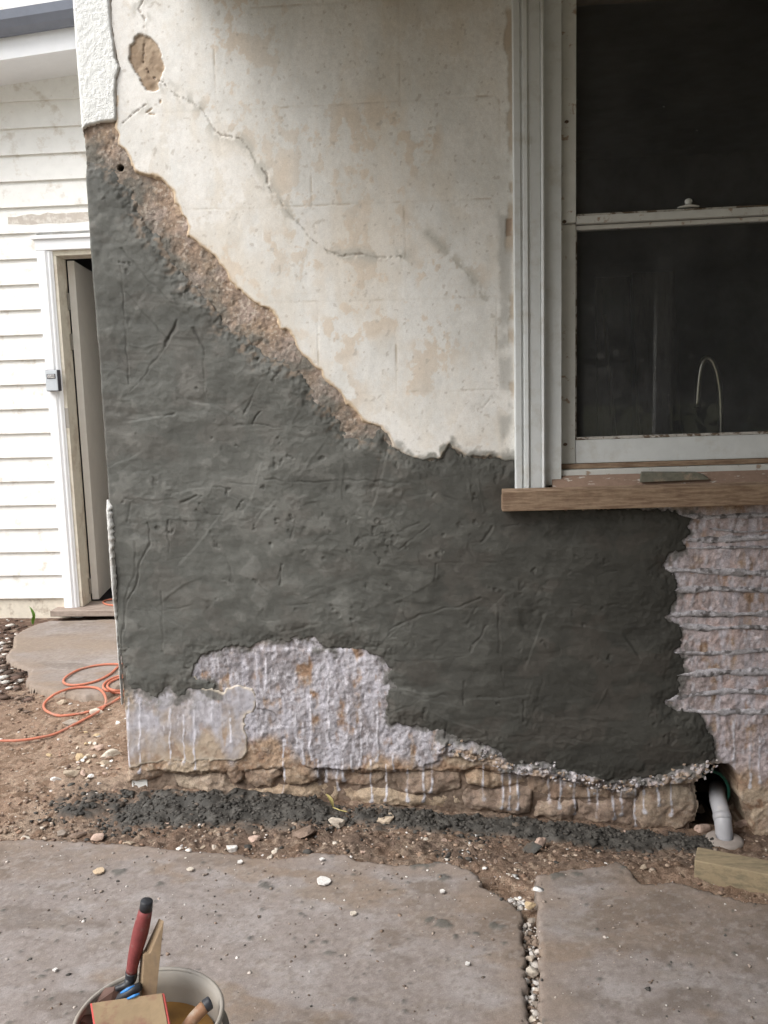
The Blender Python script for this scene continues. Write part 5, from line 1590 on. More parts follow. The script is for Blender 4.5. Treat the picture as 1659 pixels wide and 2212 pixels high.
# ---- extension cord
M['cord'] = plain_mat('orange cord sheath', (0.50, 0.175, 0.11), 0.65, (60, 0.15), None, 0.3, col2=(0.36, 0.21, 0.16), c2scale=14, c2lo=0.5, c2hi=0.7)
path1 = [(-60, 1612), (0, 1609), (40, 1606), (80, 1600), (120, 1586), (159, 1566), (199, 1545), (221, 1531), (229, 1517), (225, 1499), (211, 1487), (185, 1484), (149, 1488), (118, 1500), (98, 1517), (95, 1531), (106, 1542), (129, 1546), (169, 1542), (193, 1537), (215, 1530), (239, 1519), (267, 1503), (300, 1492)]
path2 = [(320, 1470), (290, 1462), (261, 1460), (235, 1469), (223, 1481), (229, 1491), (249, 1497), (275, 1497), (300, 1485), (285, 1467), (262, 1464), (240, 1472), (232, 1481), (236, 1488), (252, 1492), (275, 1490), (305, 1470), (290, 1440), (259, 1435), (219, 1436), (175, 1445), (147, 1459), (137, 1471), (147, 1479), (175, 1479), (211, 1470), (239, 1455), (257, 1439), (290, 1420), (320, 1400)]
path3 = [(285, 1292), (245, 1294), (228, 1297), (223, 1300), (226, 1304), (240, 1307), (270, 1310)]
bm = bmesh.new()


def gl_(x, y):
    p = Gd(x, y, 0.006)
    if sdf(np.array([[p[0]]]), np.array([[p[1]]]), SLAB_F)[0, 0] > 0:
        p = G(x, y, 0.0265)
    else:
        p = p.copy()
        p[2] = max(p[2], 0.004)
    return p


lay = [gl_(x, y) for x, y in path1 + path2] + [G(x, y, SILL_Z + 0.006) for x, y in path3]
bm_tube(bm, catmull(lay, 6), 0.0052, 8)
cord = bm_obj('extension_cord', bm, M['cord'], None, smooth=True)
tag(cord, 'orange extension cord looped on the ground beside the house corner', 'cord')

# ---- rocks and chips that stand out
OCHRE, BEIGE, PALE, GREYB, DARK, PINK, WHITE, MORT = (0.52, 0.40, 0.25), (0.47, 0.39, 0.30), (0.60, 0.54, 0.46), (0.34, 0.30, 0.26), (0.20, 0.15, 0.12), (0.47, 0.35, 0.29), (0.72, 0.70, 0.67), (0.075, 0.074, 0.068)
ROCKS = [  # x, y, width px, aspect (depth, height), colour, name, label, rotation
    (172, 1634, 24, 0.9, 0.75, OCHRE, 'rock', 'round yellowish rock in the rubble left of the house corner', 0.3),
    (240, 1622, 50, 0.55, 0.50, PALE, 'rock', 'long pale broken rock right against the house corner', 1.0),
    (226, 1646, 22, 0.8, 0.6, BEIGE, 'rock', 'small beige rock below the long pale one at the corner', 0.5),
    (190, 1631, 20, 0.9, 0.7, BEIGE, 'rock', 'small beige rock beside the round yellowish one', 1.2),
    (213, 1612, 34, 0.5, 0.5, PINK, 'rock', 'flat pinkish rock behind the pale rubble at the corner', 0.2),
    (204, 1632, 14, 0.9, 0.7, PALE, 'rock', 'tiny pale rock in the middle of the corner rubble', 0.9),
    (152, 1668, 38, 0.7, 0.55, BEIGE, 'rock', 'dull beige lump in front of the corner rubble', 0.7),
    (118, 1679, 26, 0.6, 0.45, WHITE, 'plaster_chunk', 'white plaster chunk at the left edge of the corner rubble', 0.2),
    (178, 1668, 22, 0.8, 0.6, PINK, 'rock', 'pinkish rock beside the dull beige lump', 0.1),
    (196, 1677, 16, 0.8, 0.6, WHITE, 'plaster_chunk', 'small white chunk near the edge of the dark mortar heap', 0.6),
    (134, 1514, 26, 0.7, 0.6, BEIGE, 'rock', 'smooth beige stone inside the orange cord loop', 0.1),
    (152, 1556, 40, 0.6, 0.35, GREYB, 'rock', 'flat grey stone beside the orange cord', 0.2),
    (205, 1534, 30, 0.7, 0.5, PALE, 'rock', 'pale stone lying over the orange cord', 0.4),
    (255, 1560, 12, 0.9, 0.6, WHITE, 'plaster_chunk', 'tiny white chip by the washed foot of the corner', 0.4),
    (135, 1797, 34, 0.7, 0.5, GREYB, 'rock', 'grey brown lump at the far edge of the left slab', 0.1),
    (212, 1806, 40, 0.7, 0.4, PINK, 'rock', 'flat pinkish stone at the far edge of the left slab', -0.2),
    (168, 1800, 30, 0.7, 0.45, DARK, 'rock', 'dark lump between two stones at the edge of the slab', 0.4),
    (280, 1818, 30, 0.6, 0.4, BEIGE, 'rock', 'beige stone tucked against the slab edge below the mortar heap', 0.2),
    (52, 1808, 24, 0.7, 0.5, PALE, 'rock', 'pale stone at the left end of the slab edge', 0.1),
    (730, 1772, 52, 0.7, 0.55, PALE, 'rock', 'large pale lump with mortar on it beside the yellow leaf', 0.1),
    (832, 1766, 50, 0.45, 0.45, BEIGE, 'rock', 'long beige stone in the dirt strip, right of the large pale lump', 0.9),
    (906, 1772, 26, 0.6, 0.6, WHITE, 'plaster_chunk', 'white broken chip in the dark mortar crumbs', 0.3),
    (1166, 1822, 34, 0.7, 0.7, PINK, 'rock', 'pinkish stone leaning on the dark mortar lump', 0.8),
    (1146, 1832, 46, 0.7, 0.6, MORT, 'mortar_lump', 'dark wet mortar lump at the head of the slab joint', 0.3),
    (503, 1828, 34, 0.6, 0.4, WHITE, 'plaster_chunk', 'bright white plaster piece on the slab edge', 0.4),
    (655, 1792, 60, 0.8, 0.45, DARK, 'dirt_clod', 'big brown dirt clod in front of the mortar heap', 0.4),
    (548, 1812, 30, 0.7, 0.5, PINK, 'rock', 'pinkish stone at the slab edge beside the bright white piece', 0.2),
    (1594, 1738, 46, 0.6, 0.9, BEIGE, 'rock', 'upright brown stone right of the drain pipe', 0.4),
    (1606, 1776, 40, 0.6, 0.7, PINK, 'rock', 'broken stone below the upright one beside the pipe', 0.1),
    (1524, 1786, 40, 0.7, 0.7, PINK, 'rock', 'pale pink stone left of the drain pipe', 0.5),
    (1514, 1748, 26, 0.8, 1.2, GREYB, 'rock', 'narrow grey stone in the mouth of the hole', 0.2),
    (1262, 1815, 24, 0.7, 0.5, PINK, 'rock', 'pinkish stone among crumbs above the right slab', 0.5),
    (1390, 1872, 24, 0.7, 0.5, BEIGE, 'rock', 'beige stone in the dirt beside the right slab corner', 0.2),
    (1340, 1826, 22, 0.5, 0.4, PALE, 'rock', 'flat pale stone under the dark crumbs', 0.7),
    (1144, 1958, 24, 0.9, 0.5, OCHRE, 'rock', 'yellowish stone topmost in the joint between the slabs', 0.2),
    (1146, 1990, 22, 0.9, 0.5, GREYB, 'rock', 'grey stone second in the joint between the slabs', 0.5),
    (1148, 2072, 27, 0.9, 0.6, PALE, 'rock', 'rough pale stone halfway down the slab joint', 0.9),
    (1152, 2106, 32, 0.9, 0.6, PALE, 'rock', 'largest pale stone in the slab joint', 0.1),
    (1158, 2172, 22, 0.9, 0.5, GREYB, 'rock', 'grey stone low in the slab joint', 0.4),
    (1150, 2204, 18, 0.9, 0.5, PALE, 'rock', 'lowest pale stone in the slab joint', 0.4),
]
for i, (px, py, w_, ad_, ah, colr, nm, lab, rot) in enumerate(ROCKS):
    p = Gd(px, py + w_ * 0.2)
    joint = 1120 < px < 1175 and py > 1940
    if joint:
        p = G(px, py, -0.012)
    elif max(sdf(np.array([[p[0]]]), np.array([[p[1]]]), SLAB_L)[0, 0], sdf(np.array([[p[0]]]), np.array([[p[1]]]), SLAB_R)[0, 0]) > 0:
        p = G(px, py + w_ * 0.2, 0.0)
    dep = float(AX[2] @ (p - CAM))
    hw = 0.5 * w_ * dep / F_PX * 1.3
    me = rock_mesh(nm, (hw, hw * ad_, hw * ah), colr, 100 + i, 3 if w_ > 30 else 2)
    o = link(nm, me, M['rubble'] if colr != MORT else M['crumb'])
    o.location = (p[0], p[1], p[2] + hw * ah * 0.28)
    o.rotation_euler = (random.uniform(-0.15, 0.15), random.uniform(-0.15, 0.15), rot)
    tag(o, lab, 'rock' if nm == 'rock' else nm.split('_')[-1], 'loose stones around the wall foot' if nm == 'rock' else None)

rr = random.Random(404)
for i in range(26):
    px, py = rr.gauss(205, 38), rr.gauss(1640, 28)
    if px > 262 or px < 100:
        px = 240 - 5 * (i % 9)
    p = Gd(px, py)
    hw = rr.uniform(0.007, 0.016)
    me = rock_mesh('rubble_stone', (hw, hw * rr.uniform(0.6, 0.9), hw * rr.uniform(0.45, 0.75)), [PALE, BEIGE, PINK, WHITE, OCHRE][i % 5], 500 + i, 2)
    o = link('rubble_stone', me, M['rubble'])
    o.location = (p[0], p[1], p[2] + hw * 0.3)
    o.rotation_euler = (0, 0, rr.uniform(0, 6))
    kd = ['pale', 'beige', 'pinkish', 'white', 'yellowish'][i % 5]
    tag(o, 'small %s broken stone in the rubble beside the house corner' % kd, 'stone', 'small %s rubble at the house corner' % kd)

rr = random.Random(808)
done = 0
while done < 28:
    px, py = rr.uniform(120, 1420), rr.uniform(1775, 1880)
    p = Gd(px, py)
    if max(sdf(np.array([[p[0]]]), np.array([[p[1]]]), SLAB_L)[0, 0], sdf(np.array([[p[0]]]), np.array([[p[1]]]), SLAB_R)[0, 0]) > -0.012:
        continue
    hw = rr.uniform(0.007, 0.017)
    kd = ['pale', 'brown', 'pinkish', 'dark'][done % 4]
    me = rock_mesh('rubble_stone', (hw, hw * rr.uniform(0.5, 0.9), hw * rr.uniform(0.4, 0.8)), [PALE, BEIGE, PINK, DARK][done % 4], 700 + done, 2, 0.4)
    o = link('rubble_stone', me, M['rubble'])
    o.location = (p[0], p[1], p[2] + hw * 0.12)
    o.rotation_euler = (rr.uniform(-0.3, 0.3), rr.uniform(-0.3, 0.3), rr.uniform(0, 6))
    tag(o, 'small %s rubble piece half buried in the dirt strip before the wall' % kd, 'rubble', 'small %s rubble in the dirt strip' % kd)
    done += 1

# flat flakes lying on the slabs
FLK = [(700, 1906, 38, 'plaster_flake', 'large white paint flake in the middle of the left slab', WHITE), (763, 1976, 16, 'plaster_flake', 'small pale pebble-like chip right of the slab middle', PALE), (213, 1884, 26, 'plaster_flake', 'cream and orange chip on the left part of the slab', (0.60, 0.47, 0.33)),
       (695, 1858, 12, 'plaster_flake', 'tiny white chip near the slab edge above the large flake', WHITE), (518, 1894 - 30, 12, 'plaster_flake', 'tiny white chip below the bright white plaster piece', WHITE), (697, 1857 - 290 + 290, 0, '', '', WHITE),
       (955, 1928, 14, 'plaster_flake', 'white chip beside the mortar splat on the left slab', WHITE), (410, 1880, 16, 'plaster_flake', 'pale flat flake right of the cream and orange chip', PALE), (1010, 2085, 12, 'plaster_flake', 'narrow white sliver on the right part of the left slab', WHITE), (120, 2098, 12, 'plaster_flake', 'small white chip low on the left slab', WHITE)]
for i, (px, py, w_, nm, lab, colr) in enumerate(FLK):
    if not w_:
        continue
    p = G(px, py, 0.002)
    hw = 0.5 * w_ * float(AX[2] @ (p - CAM)) / F_PX
    rr = random.Random(900 + i)
    n = 9
    bm = bmesh.new()
    a = [bm.verts.new((hw * math.cos(2 * math.pi * k / n) * rr.uniform(0.7, 1.15), hw * 0.95 * math.sin(2 * math.pi * k / n) * rr.uniform(0.6, 1.1), 0.001 + rr.uniform(0, 0.002))) for k in range(n)]
    b_ = [bm.verts.new(v.co + Vector((0, 0, 0.0035))) for v in a]
    bm.faces.new(a[::-1])
    bm.faces.new(b_)
    for k in range(n):
        bm.faces.new((a[k], a[(k + 1) % n], b_[(k + 1) % n], b_[k]))
    o = bm_obj(nm, bm, M['rubble'], None, col=np.tile(np.array(colr, np.float32), (2 * n, 1)))
    o.location = (p[0], p[1], 0.002)
    o.rotation_euler = (0.06, 0.08, rr.uniform(0, 3))
    tag(o, lab, 'flake', 'chips lying on the slab')

# ---- heap of dropped mortar along the wall foot
HX = [-1.3, -1.1, -0.9, -0.6, -0.3, 0.0, 0.5, 0.75, 0.85]


def heap_h(U, V):
    """height of the dropped mortar above the dirt"""
    cy0 = np.interp(U, HX, [-0.15, -0.13, -0.12, -0.12, -0.09, -0.08, -0.08, -0.08, -0.08])
    wy = np.interp(U, HX, [0.06, 0.11, 0.13, 0.13, 0.09, 0.075, 0.07, 0.06, 0.05])
    am = np.interp(U, HX, [0.0, 0.032, 0.046, 0.042, 0.026, 0.030, 0.034, 0.026, 0.0])
    lump = 0.45 + 0.55 * sst(-0.5, 0.4, fbm(U * 4.5, V * 6, 3, 898)) + 0.35 * np.abs(fbm(U * 12, V * 12, 3, 900))
    prof = np.exp(-((V - cy0) / wy) ** 2) * lump
    return am * prof - 0.011 + 0.0065 * fbm(U * 30, V * 30, 4, 909) * sst(0.1, 0.4, prof) * (am > 0), prof


hx_ = axis([(-1.32, 0.86, 0.005)])
hy_ = axis([(-0.42, 0.03, 0.005)])
U, V = np.meshgrid(hx_, hy_)
hz, prof = heap_h(U, V)
base_h = gh(U, V)
C = np.ones(U.shape + (3,), np.float32) * np.array([0.050, 0.047, 0.042], np.float32)
C = mixc(C, (0.085, 0.080, 0.072), sst(0.0, 0.6, fbm(U * 40, V * 40, 3, 912)))
C = mixc(C, (0.17, 0.125, 0.095), sst(0.012, -0.004, hz) * 0.8)
heap = grid_obj('mortar_droppings', np.stack([U, V, base_h + hz], -1), hz > -0.008, C, M['crumb'])
tag(heap, 'dark dropped mortar heaped along the foot of the wall', 'mortar', kind='stuff')


def scatter(name, n, place, size, cols, mat, label, cat, seed, flat=0.7):
    """many small broken bits as one mesh; place(rng) -> (x, y, z)"""
    rs = np.random.default_rng(seed)
    bmt = bmesh.new()
    bmesh.ops.create_icosphere(bmt, subdivisions=1, radius=1.0)
    tv = np.array([v.co[:] for v in bmt.verts])
    tf = np.array([[v.index for v in f.verts] for f in bmt.faces])
    bmt.free()
    nv = len(tv)
    V_, F_, K_ = [], [], []
    cols = np.array(cols, np.float32)
    c = 0
    while c < n:
        p = place(rs)
        if p is None:
            continue
        s = size[0] * (size[1] / size[0]) ** (rs.random() ** 2.2)
        q = tv * (1 + rs.normal(0, 0.22, (nv, 1))) * np.array([s * rs.uniform(0.7, 1.5), s * rs.uniform(0.7, 1.3), s * flat * rs.uniform(0.5, 1.2)])
        a = rs.uniform(0, 6.28)
        R = np.array([[math.cos(a), -math.sin(a), 0], [math.sin(a), math.cos(a), 0], [0, 0, 1]])
        V_.append(q @ R.T + np.array(p) + np.array([0, 0, s * flat * 0.35]))
        F_.append(tf + c * nv)
        K_.append(np.tile(cols[rs.integers(len(cols))] * rs.uniform(0.75, 1.2), (nv, 1)))
        c += 1
    me = fast_mesh(name, np.concatenate(V_), np.concatenate(F_), np.concatenate(K_))
    o = link(name, me, mat)
    tag(o, label, cat, kind='stuff')
    return o


HEAP_X = np.random.default_rng(77)
_hu, _hv = HEAP_X.uniform(-1.31, 0.86, 60000), HEAP_X.uniform(-0.40, -0.012, 60000)
_hh, _hp = heap_h(_hu, _hv)
_ok = (_hp + 0.25 * fbm(_hu * 8, _hv * 9, 3, 897)) > HEAP_X.uniform(0.12, 0.75, 60000)
_ok &= np.interp(_hu, HX, [0.0, 1, 1, 1, 1, 1, 1, 1, 0.0]) > HEAP_X.uniform(0, 1, 60000)
HEAP_PTS = np.stack([_hu, _hv, gh(_hu, _hv) + np.maximum(_hh - 0.002, -0.001)], 1)[_ok]


def on_heap(rs):
    return tuple(HEAP_PTS[rs.integers(len(HEAP_PTS))])


scatter('mortar_crumbs', 7000, on_heap, (0.0014, 0.0085), [(0.056, 0.052, 0.046), (0.080, 0.074, 0.066), (0.042, 0.039, 0.035), (0.066, 0.061, 0.054)], M['crumb'], 'dark wet mortar crumbs along the wall foot', 'crumbs', 21, 0.85)

def off_heap(rs):
    x = rs.uniform(-1.25, 0.82)
    y = -abs(rs.normal(0.12, 0.13)) - 0.02
    z = float(gh(x, y))
    if y < -0.40:
        return None
    return (x, y, z + max(0.0, float(heap_h(np.array([x]), np.array([y]))[0][0])) - 0.003)


scatter('mortar_clods', 130, off_heap, (0.005, 0.019), [(0.060, 0.057, 0.051), (0.082, 0.077, 0.069), (0.048, 0.045, 0.041), (0.13, 0.105, 0.085)], M['crumb'], 'larger wet mortar clods scattered about the wall foot', 'clods', 23, 0.65)
SLABS = (SLAB_L, SLAB_R, SLAB_F)


def inside(p, poly):
    x, y = p
    c = False
    n = len(poly)
    for i in range(n):
        ax, ay = poly[i]
        bx_, by = poly[(i + 1) % n]
        if (ay > y) != (by > y) and x < (bx_ - ax) * (y - ay) / (by - ay) + ax:
            c = not c
    return c


def on_dirt(rs):
    if rs.random() < 0.55:
        x, y = rs.uniform(-1.4, 1.1), rs.uniform(-0.66, -0.03)
    else:
        x, y = rs.uniform(-2.3, -1.06), rs.uniform(-0.42, 1.1)
    if inside((x, y), SLAB_L) or inside((x, y), SLAB_R) or inside((x, y), SLAB_F):
        return None
    if y > -0.02 and x > -1.07:
        return None
    return (x, y, float(gh(x, y)))


scatter('dirt_gravel', 5200, on_dirt, (0.0014, 0.0085), [(0.29, 0.21, 0.155), (0.24, 0.17, 0.125), (0.34, 0.26, 0.20), (0.17, 0.12, 0.095), (0.38, 0.31, 0.25), (0.30, 0.20, 0.145)], M['rubble'], 'brown gravel and grit scattered in the dirt', 'gravel', 31)
scatter('plaster_grit', 650, on_dirt, (0.0014, 0.0075), [(0.58, 0.54, 0.50), (0.48, 0.43, 0.37), (0.66, 0.63, 0.60)], M['rubble'], 'white plaster crumbs scattered in the dirt', 'grit', 33, 0.5)


def litter(rs):
    p = G(rs.uniform(-40, 75), rs.normal(1415, 42), -0.006)
    if inside(p[:2], SLAB_F) or p[1] > YB - 0.03:
        return None
    return (p[0], p[1], float(gh(p[0], p[1])) + 0.004)


scatter('leaf_litter', 420, litter, (0.006, 0.026), [(0.10, 0.07, 0.055), (0.15, 0.10, 0.08), (0.075, 0.055, 0.045), (0.20, 0.15, 0.12), (0.55, 0.52, 0.48)], M['rubble'], 'dark leaf litter beside the slab at the weatherboard building', 'litter', 41, 0.4)


def in_joint(rs):
    y = rs.uniform(-1.25, -0.62)
    xa = np.interp(y, [-1.25, -0.75, -0.66], [0.115, 0.153, 0.10])
    return (rs.uniform(xa + 0.002, xa + 0.046), y, -0.030 + rs.uniform(0, 0.016))


scatter('joint_grit', 1300, in_joint, (0.002, 0.010), [(0.52, 0.48, 0.44), (0.27, 0.21, 0.165), (0.40, 0.35, 0.30), (0.20, 0.15, 0.115), (0.58, 0.55, 0.52), (0.24, 0.18, 0.14)], M['rubble'], 'pale grit filling the joint between the slabs', 'grit', 35)


def on_slab(rs):
    x, y = rs.uniform(-1.4, 0.95), -1.25 + 0.85 * rs.random() ** 0.7
    if inside((x, y), SLAB_L) or inside((x, y), SLAB_R):
        return (x, y, 0.0005)
    return None


scatter('slab_grit', 1500, on_slab, (0.0009, 0.0046), [(0.46, 0.41, 0.37), (0.24, 0.18, 0.14), (0.18, 0.14, 0.115), (0.15, 0.12, 0.10), (0.34, 0.28, 0.24), (0.10, 0.095, 0.088), (0.30, 0.25, 0.21), (0.62, 0.59, 0.56)], M['rubble'], 'fine grit scattered over the concrete slabs', 'grit', 37)


def chips(rs):
    c = [(390, 1838, 14), (395, 1845, 18), (1120, 1950, 14), (1128, 1962, 12), (1110, 1946, 12), (1085, 1890, 26), (1000, 1845, 30)][rs.integers(7)]
    p = Gd(c[0] + rs.normal(0, c[2]), c[1] + rs.normal(0, c[2] * 0.5))
    z = p[2]
    if inside(p[:2], SLAB_L) or inside(p[:2], SLAB_R):
        z = 0.001
    return (p[0], p[1], z)


scatter('plaster_shards', 120, chips, (0.003, 0.012), [(0.70, 0.69, 0.67), (0.62, 0.58, 0.53), (0.55, 0.52, 0.50)], M['rubble'], 'white plaster shards strewn along the slab edge', 'shards', 39, 0.35)

# ---- leaf, shoot, cigarette-sized orange scrap
M['yellow_leaf'] = plain_mat('dry yellow leaf', (0.50, 0.43, 0.17), 0.7, (60, 0.15), None)
M['green_leaf'] = plain_mat('young green leaf', (0.16, 0.33, 0.05), 0.6, (60, 0.15), None)
M['orange_scrap'] = plain_mat('orange scrap', (0.62, 0.27, 0.07), 0.7, (60, 0.1), None)


def leaf_bm(bm, base, tip, width, fold=0.3, n=7):
    b0, t0 = Vector(base), Vector(tip)
    ax_ = t0 - b0
    sd_ = ax_.cross(Vector((0, 0, 1)))
    if sd_.length < 1e-5:
        sd_ = Vector((1, 0, 0))
    sd_.normalize()
    upv = sd_.cross(ax_).normalized()
    rows = []
    for i in range(n + 1):
        t = i / n
        c = b0 + ax_ * t + upv * 0.12 * ax_.length * math.sin(math.pi * t)
        w_ = width * math.sin(math.pi * min(1, 0.08 + t * 0.92)) ** 0.8
        rows.append([bm.verts.new(c - sd_ * w_ + upv * w_ * fold), bm.verts.new(c), bm.verts.new(c + sd_ * w_ + upv * w_ * fold),
                     bm.verts.new(c + upv * -0.0006)])
    for a, b_ in zip(rows[:-1], rows[1:]):
        bm.faces.new((a[0], a[1], b_[1], b_[0]))
        bm.faces.new((a[1], a[2], b_[2], b_[1]))
        bm.faces.new((a[2], a[3], b_[3], b_[2]))
        bm.faces.new((a[3], a[0], b_[0], b_[3]))


lp = Gd(712, 1738, 0.02)
bm = bmesh.new()
leaf_bm(bm, (lp[0] + 0.012, lp[1] - 0.01, lp[2] - 0.004), (lp[0] - 0.012, lp[1] + 0.005, lp[2] + 0.034), 0.008)
bm_tube(bm, [(lp[0] + 0.012, lp[1] - 0.01, lp[2] - 0.004), (lp[0] + 0.035, lp[1] - 0.02, lp[2] - 0.008), (lp[0] + 0.06, lp[1] - 0.02, lp[2] - 0.014)], 0.0016, 5)
o = bm_obj('fallen_leaf', bm, M['yellow_leaf'])
tag(o, 'dry yellow leaf with its stalk on the mortar heap', 'leaf')
bm = bmesh.new()
sp_ = G(70, 1349, 0.0)
leaf_bm(bm, (sp_[0], sp_[1], 0.0), (sp_[0] - 0.01, sp_[1], 0.105), 0.017)
leaf_bm(bm, (sp_[0] + 0.004, sp_[1], 0.0), (sp_[0] + 0.03, sp_[1] - 0.02, 0.06), 0.010)
o = bm_obj('green_shoot', bm, M['green_leaf'])
tag(o, 'single green shoot at the foot of the weatherboard building', 'plant')
q = Gd(859, 1764, 0.006)
o = tube('orange_scrap', [(q[0] - 0.011, q[1], q[2]), (q[0], q[1] + 0.001, q[2] + 0.001), (q[0] + 0.011, q[1], q[2])], 0.0042, M['orange_scrap'], None, 8, False)
tag(o, 'tiny orange cylindrical scrap in the dirt strip', 'scrap')

# ==================================================================================================
#  BUCKET OF TOOLS
# ==================================================================================================
M['bucket'] = plain_mat('translucent white bucket plastic', (0.32, 0.295, 0.26), 0.45, (30, 0.06), None, 0.4, col2=(0.33, 0.28, 0.22), c2scale=7, c2lo=0.5, c2hi=0.7)
M['sludge'] = plain_mat('ochre sludge water', (0.42, 0.22, 0.055), 0.25, (14, 0.15), None, 0.5, col2=(0.26, 0.125, 0.035), c2scale=6, c2lo=0.45, c2hi=0.65)
M['red_grip'] = plain_mat('dark red grip', (0.21, 0.05, 0.05), 0.6, (80, 0.2), (300, 0.0004), 0.35, col2=(0.27, 0.18, 0.16), c2scale=30, c2lo=0.56, c2hi=0.72)
M['black_plastic'] = plain_mat('black plastic', (0.028, 0.03, 0.036), 0.45, (60, 0.2), None, 0.45)
M['blue_grip'] = plain_mat('blue rubber', (0.05, 0.24, 0.62), 0.4, (60, 0.1), None, 0.4)
M['stake'] = plain_mat('stake wood', (0.26, 0.19, 0.12), 0.85, (60, 0.15), (150, 0.0008), 0.2, col2=(0.23, 0.17, 0.115), c2scale=10, stretch=(6, 6, 1))
M['float_face'] = plain_mat('stained float face', (0.24, 0.175, 0.105), 0.8, (30, 0.15), (120, 0.0008), 0.25, col2=(0.20, 0.105, 0.075), c2scale=16, c2lo=0.5, c2hi=0.62)
M['float_red'] = plain_mat('red float plastic', (0.50, 0.085, 0.07), 0.5, (60, 0.1), None, 0.4)
M['rusty'] = plain_mat('rust brown steel', (0.115, 0.065, 0.05), 0.65, (40, 0.2), (140, 0.0006), 0.4)
M['orange_handle'] = plain_mat('worn orange handle', (0.30, 0.165, 0.095), 0.6, (40, 0.15), None, 0.35, col2=(0.40, 0.33, 0.26), c2scale=18)
RZ = 0.245
rc = G(322, 2197, RZ)
rdep = float(AX[2] @ (rc - CAM))
RR = 158 * rdep / F_PX
bucket = empty('bucket', (rc[0], rc[1], 0.0))
tag(bucket, 'white plastic bucket with ochre water standing on the slab', 'bucket')
rb = RR * 0.82
lathe('bucket_wall', [(0.0, 0.003), (rb, 0.003), (rb + 0.004, 0.006), (RR - 0.004, RZ - 0.03), (RR - 0.003, RZ), (RR - 0.0055, RZ), (RR - 0.007, RZ - 0.03), (rb, 0.009), (0.0, 0.009)], (rc[0], rc[1], 0.0), M['bucket'], bucket, 64)
lathe('bucket_rim', [(RR - 0.0029, RZ - 0.002), (RR + 0.001, RZ - 0.004), (RR + 0.002, RZ + 0.001), (RR, RZ + 0.004), (RR - 0.004, RZ + 0.0045), (RR - 0.0056, RZ + 0.001)], (rc[0], rc[1], 0.0), M['bucket'], bucket, 64)
lathe('rim_skirt', [(RR - 0.002, RZ - 0.045), (RR + 0.008, RZ - 0.045), (RR + 0.008, RZ - 0.041), (RR - 0.002, RZ - 0.040)], (rc[0], rc[1], 0.0), M['bucket'], bucket, 64)
lw = G(392, 2134, RZ - 0.045)
lathe('ochre_water', [(0.0, 0), (RR - 0.0135, 0), (RR - 0.0135, -0.01), (0.0, -0.01)], (rc[0], rc[1], RZ - 0.052), M['sludge'], bucket, 48)

yb = rc[1] + 0.055


def Z3(x, y, d=0.0):     # point of the close-up survey of the tools, at a depth behind the bucket middle
    return W(149.1 + x * .2206, 1924.7 + y * .2206, yb + d)


trowel = empty('trowel', tuple(Z3(600, 1050, 0.0)))
tag(trowel, 'trowel with a dark red grip standing handle up in the bucket', 'trowel')
t_ = [Z3(762, 92), Z3(752, 182), Z3(700, 400), Z3(640, 640), Z3(612, 790), Z3(600, 860)]
k = rdep / F_PX * .2206
tube('butt_cap', [t_[0], t_[0] * 0.95 + t_[1] * 0.05, t_[1]], [56 * k, 61 * k, 66 * k], M['black_plastic'], trowel, 20)
tube('grip', catmull([t_[1], t_[2], t_[3], t_[4]], 5), [66 * k, 70 * k, 74 * k, 77 * k, 79 * k, 80 * k, 78 * k, 75 * k, 72 * k, 68 * k, 65 * k, 62 * k, 60 * k, 58 * k, 57 * k, 56 * k], M['red_grip'], trowel, 20)
tube('ferrule', catmull([t_[4], Z3(604, 860), Z3(560, 920, -0.006), Z3(455, 960, -0.012)], 5), [60 * k] * 6 + [55 * k] * 4 + [40 * k, 36 * k, 33 * k, 30 * k, 30 * k, 26 * k], M['black_plastic'], trowel, 16)
blade_p = [Z3(445, 940, -0.012), Z3(600, 1000, -0.006), Z3(640, 1500, 0.015), Z3(480, 1700, 0.01), Z3(330, 1400, -0.01)]
hexa('blade', [tuple(p) for p in blade_p], [tuple(p + np.array([0, 0.002, 0.0005])) for p in blade_p], M['rusty'], trowel)
tool = empty('blue_gripped_tool', tuple(Z3(600, 1100, -0.018)))
tag(tool, 'black tool with blue grip stripes behind the red edged float', 'tool')
tube('grip', [Z3(700, 930, -0.016), Z3(600, 985, -0.018), Z3(520, 1040, -0.02), Z3(440, 1180, -0.02)], [40 * k, 56 * k, 56 * k, 40 * k], M['black_plastic'], tool, 14)
tube('grip_stripe', [Z3(640, 925, -0.042), Z3(570, 965, -0.046), Z3(508, 1000, -0.046)], [6 * k, 16 * k, 10 * k], M['blue_grip'], tool, 10)
tube('grip_stripe', [Z3(690, 1005, -0.042), Z3(630, 1030, -0.046), Z3(570, 1055, -0.046)], [10 * k, 14 * k, 8 * k], M['blue_grip'], tool, 10)
# pointed stake
fr_ = [(705, 1300), (735, 620), (790, 605), (905, 330), (932, 290), (850, 1300)]
A = [Z3(700, 1300, -0.012), Z3(735, 622, -0.012), Z3(795, 610, -0.012), Z3(930, 292, -0.012), Z3(828, 1300, -0.012)]
B = [Z3(645, 1300, 0.012), Z3(700, 612, 0.012), Z3(742, 560, 0.012), Z3(880, 266, 0.012), Z3(770, 1300, 0.012)]
o = hexa('wooden_stake', [tuple(p) for p in A], [tuple(p) for p in B], M['stake'], None, 0.001)
tag(o, 'pointed brown wooden stake standing in the bucket beside the trowel', 'stake')
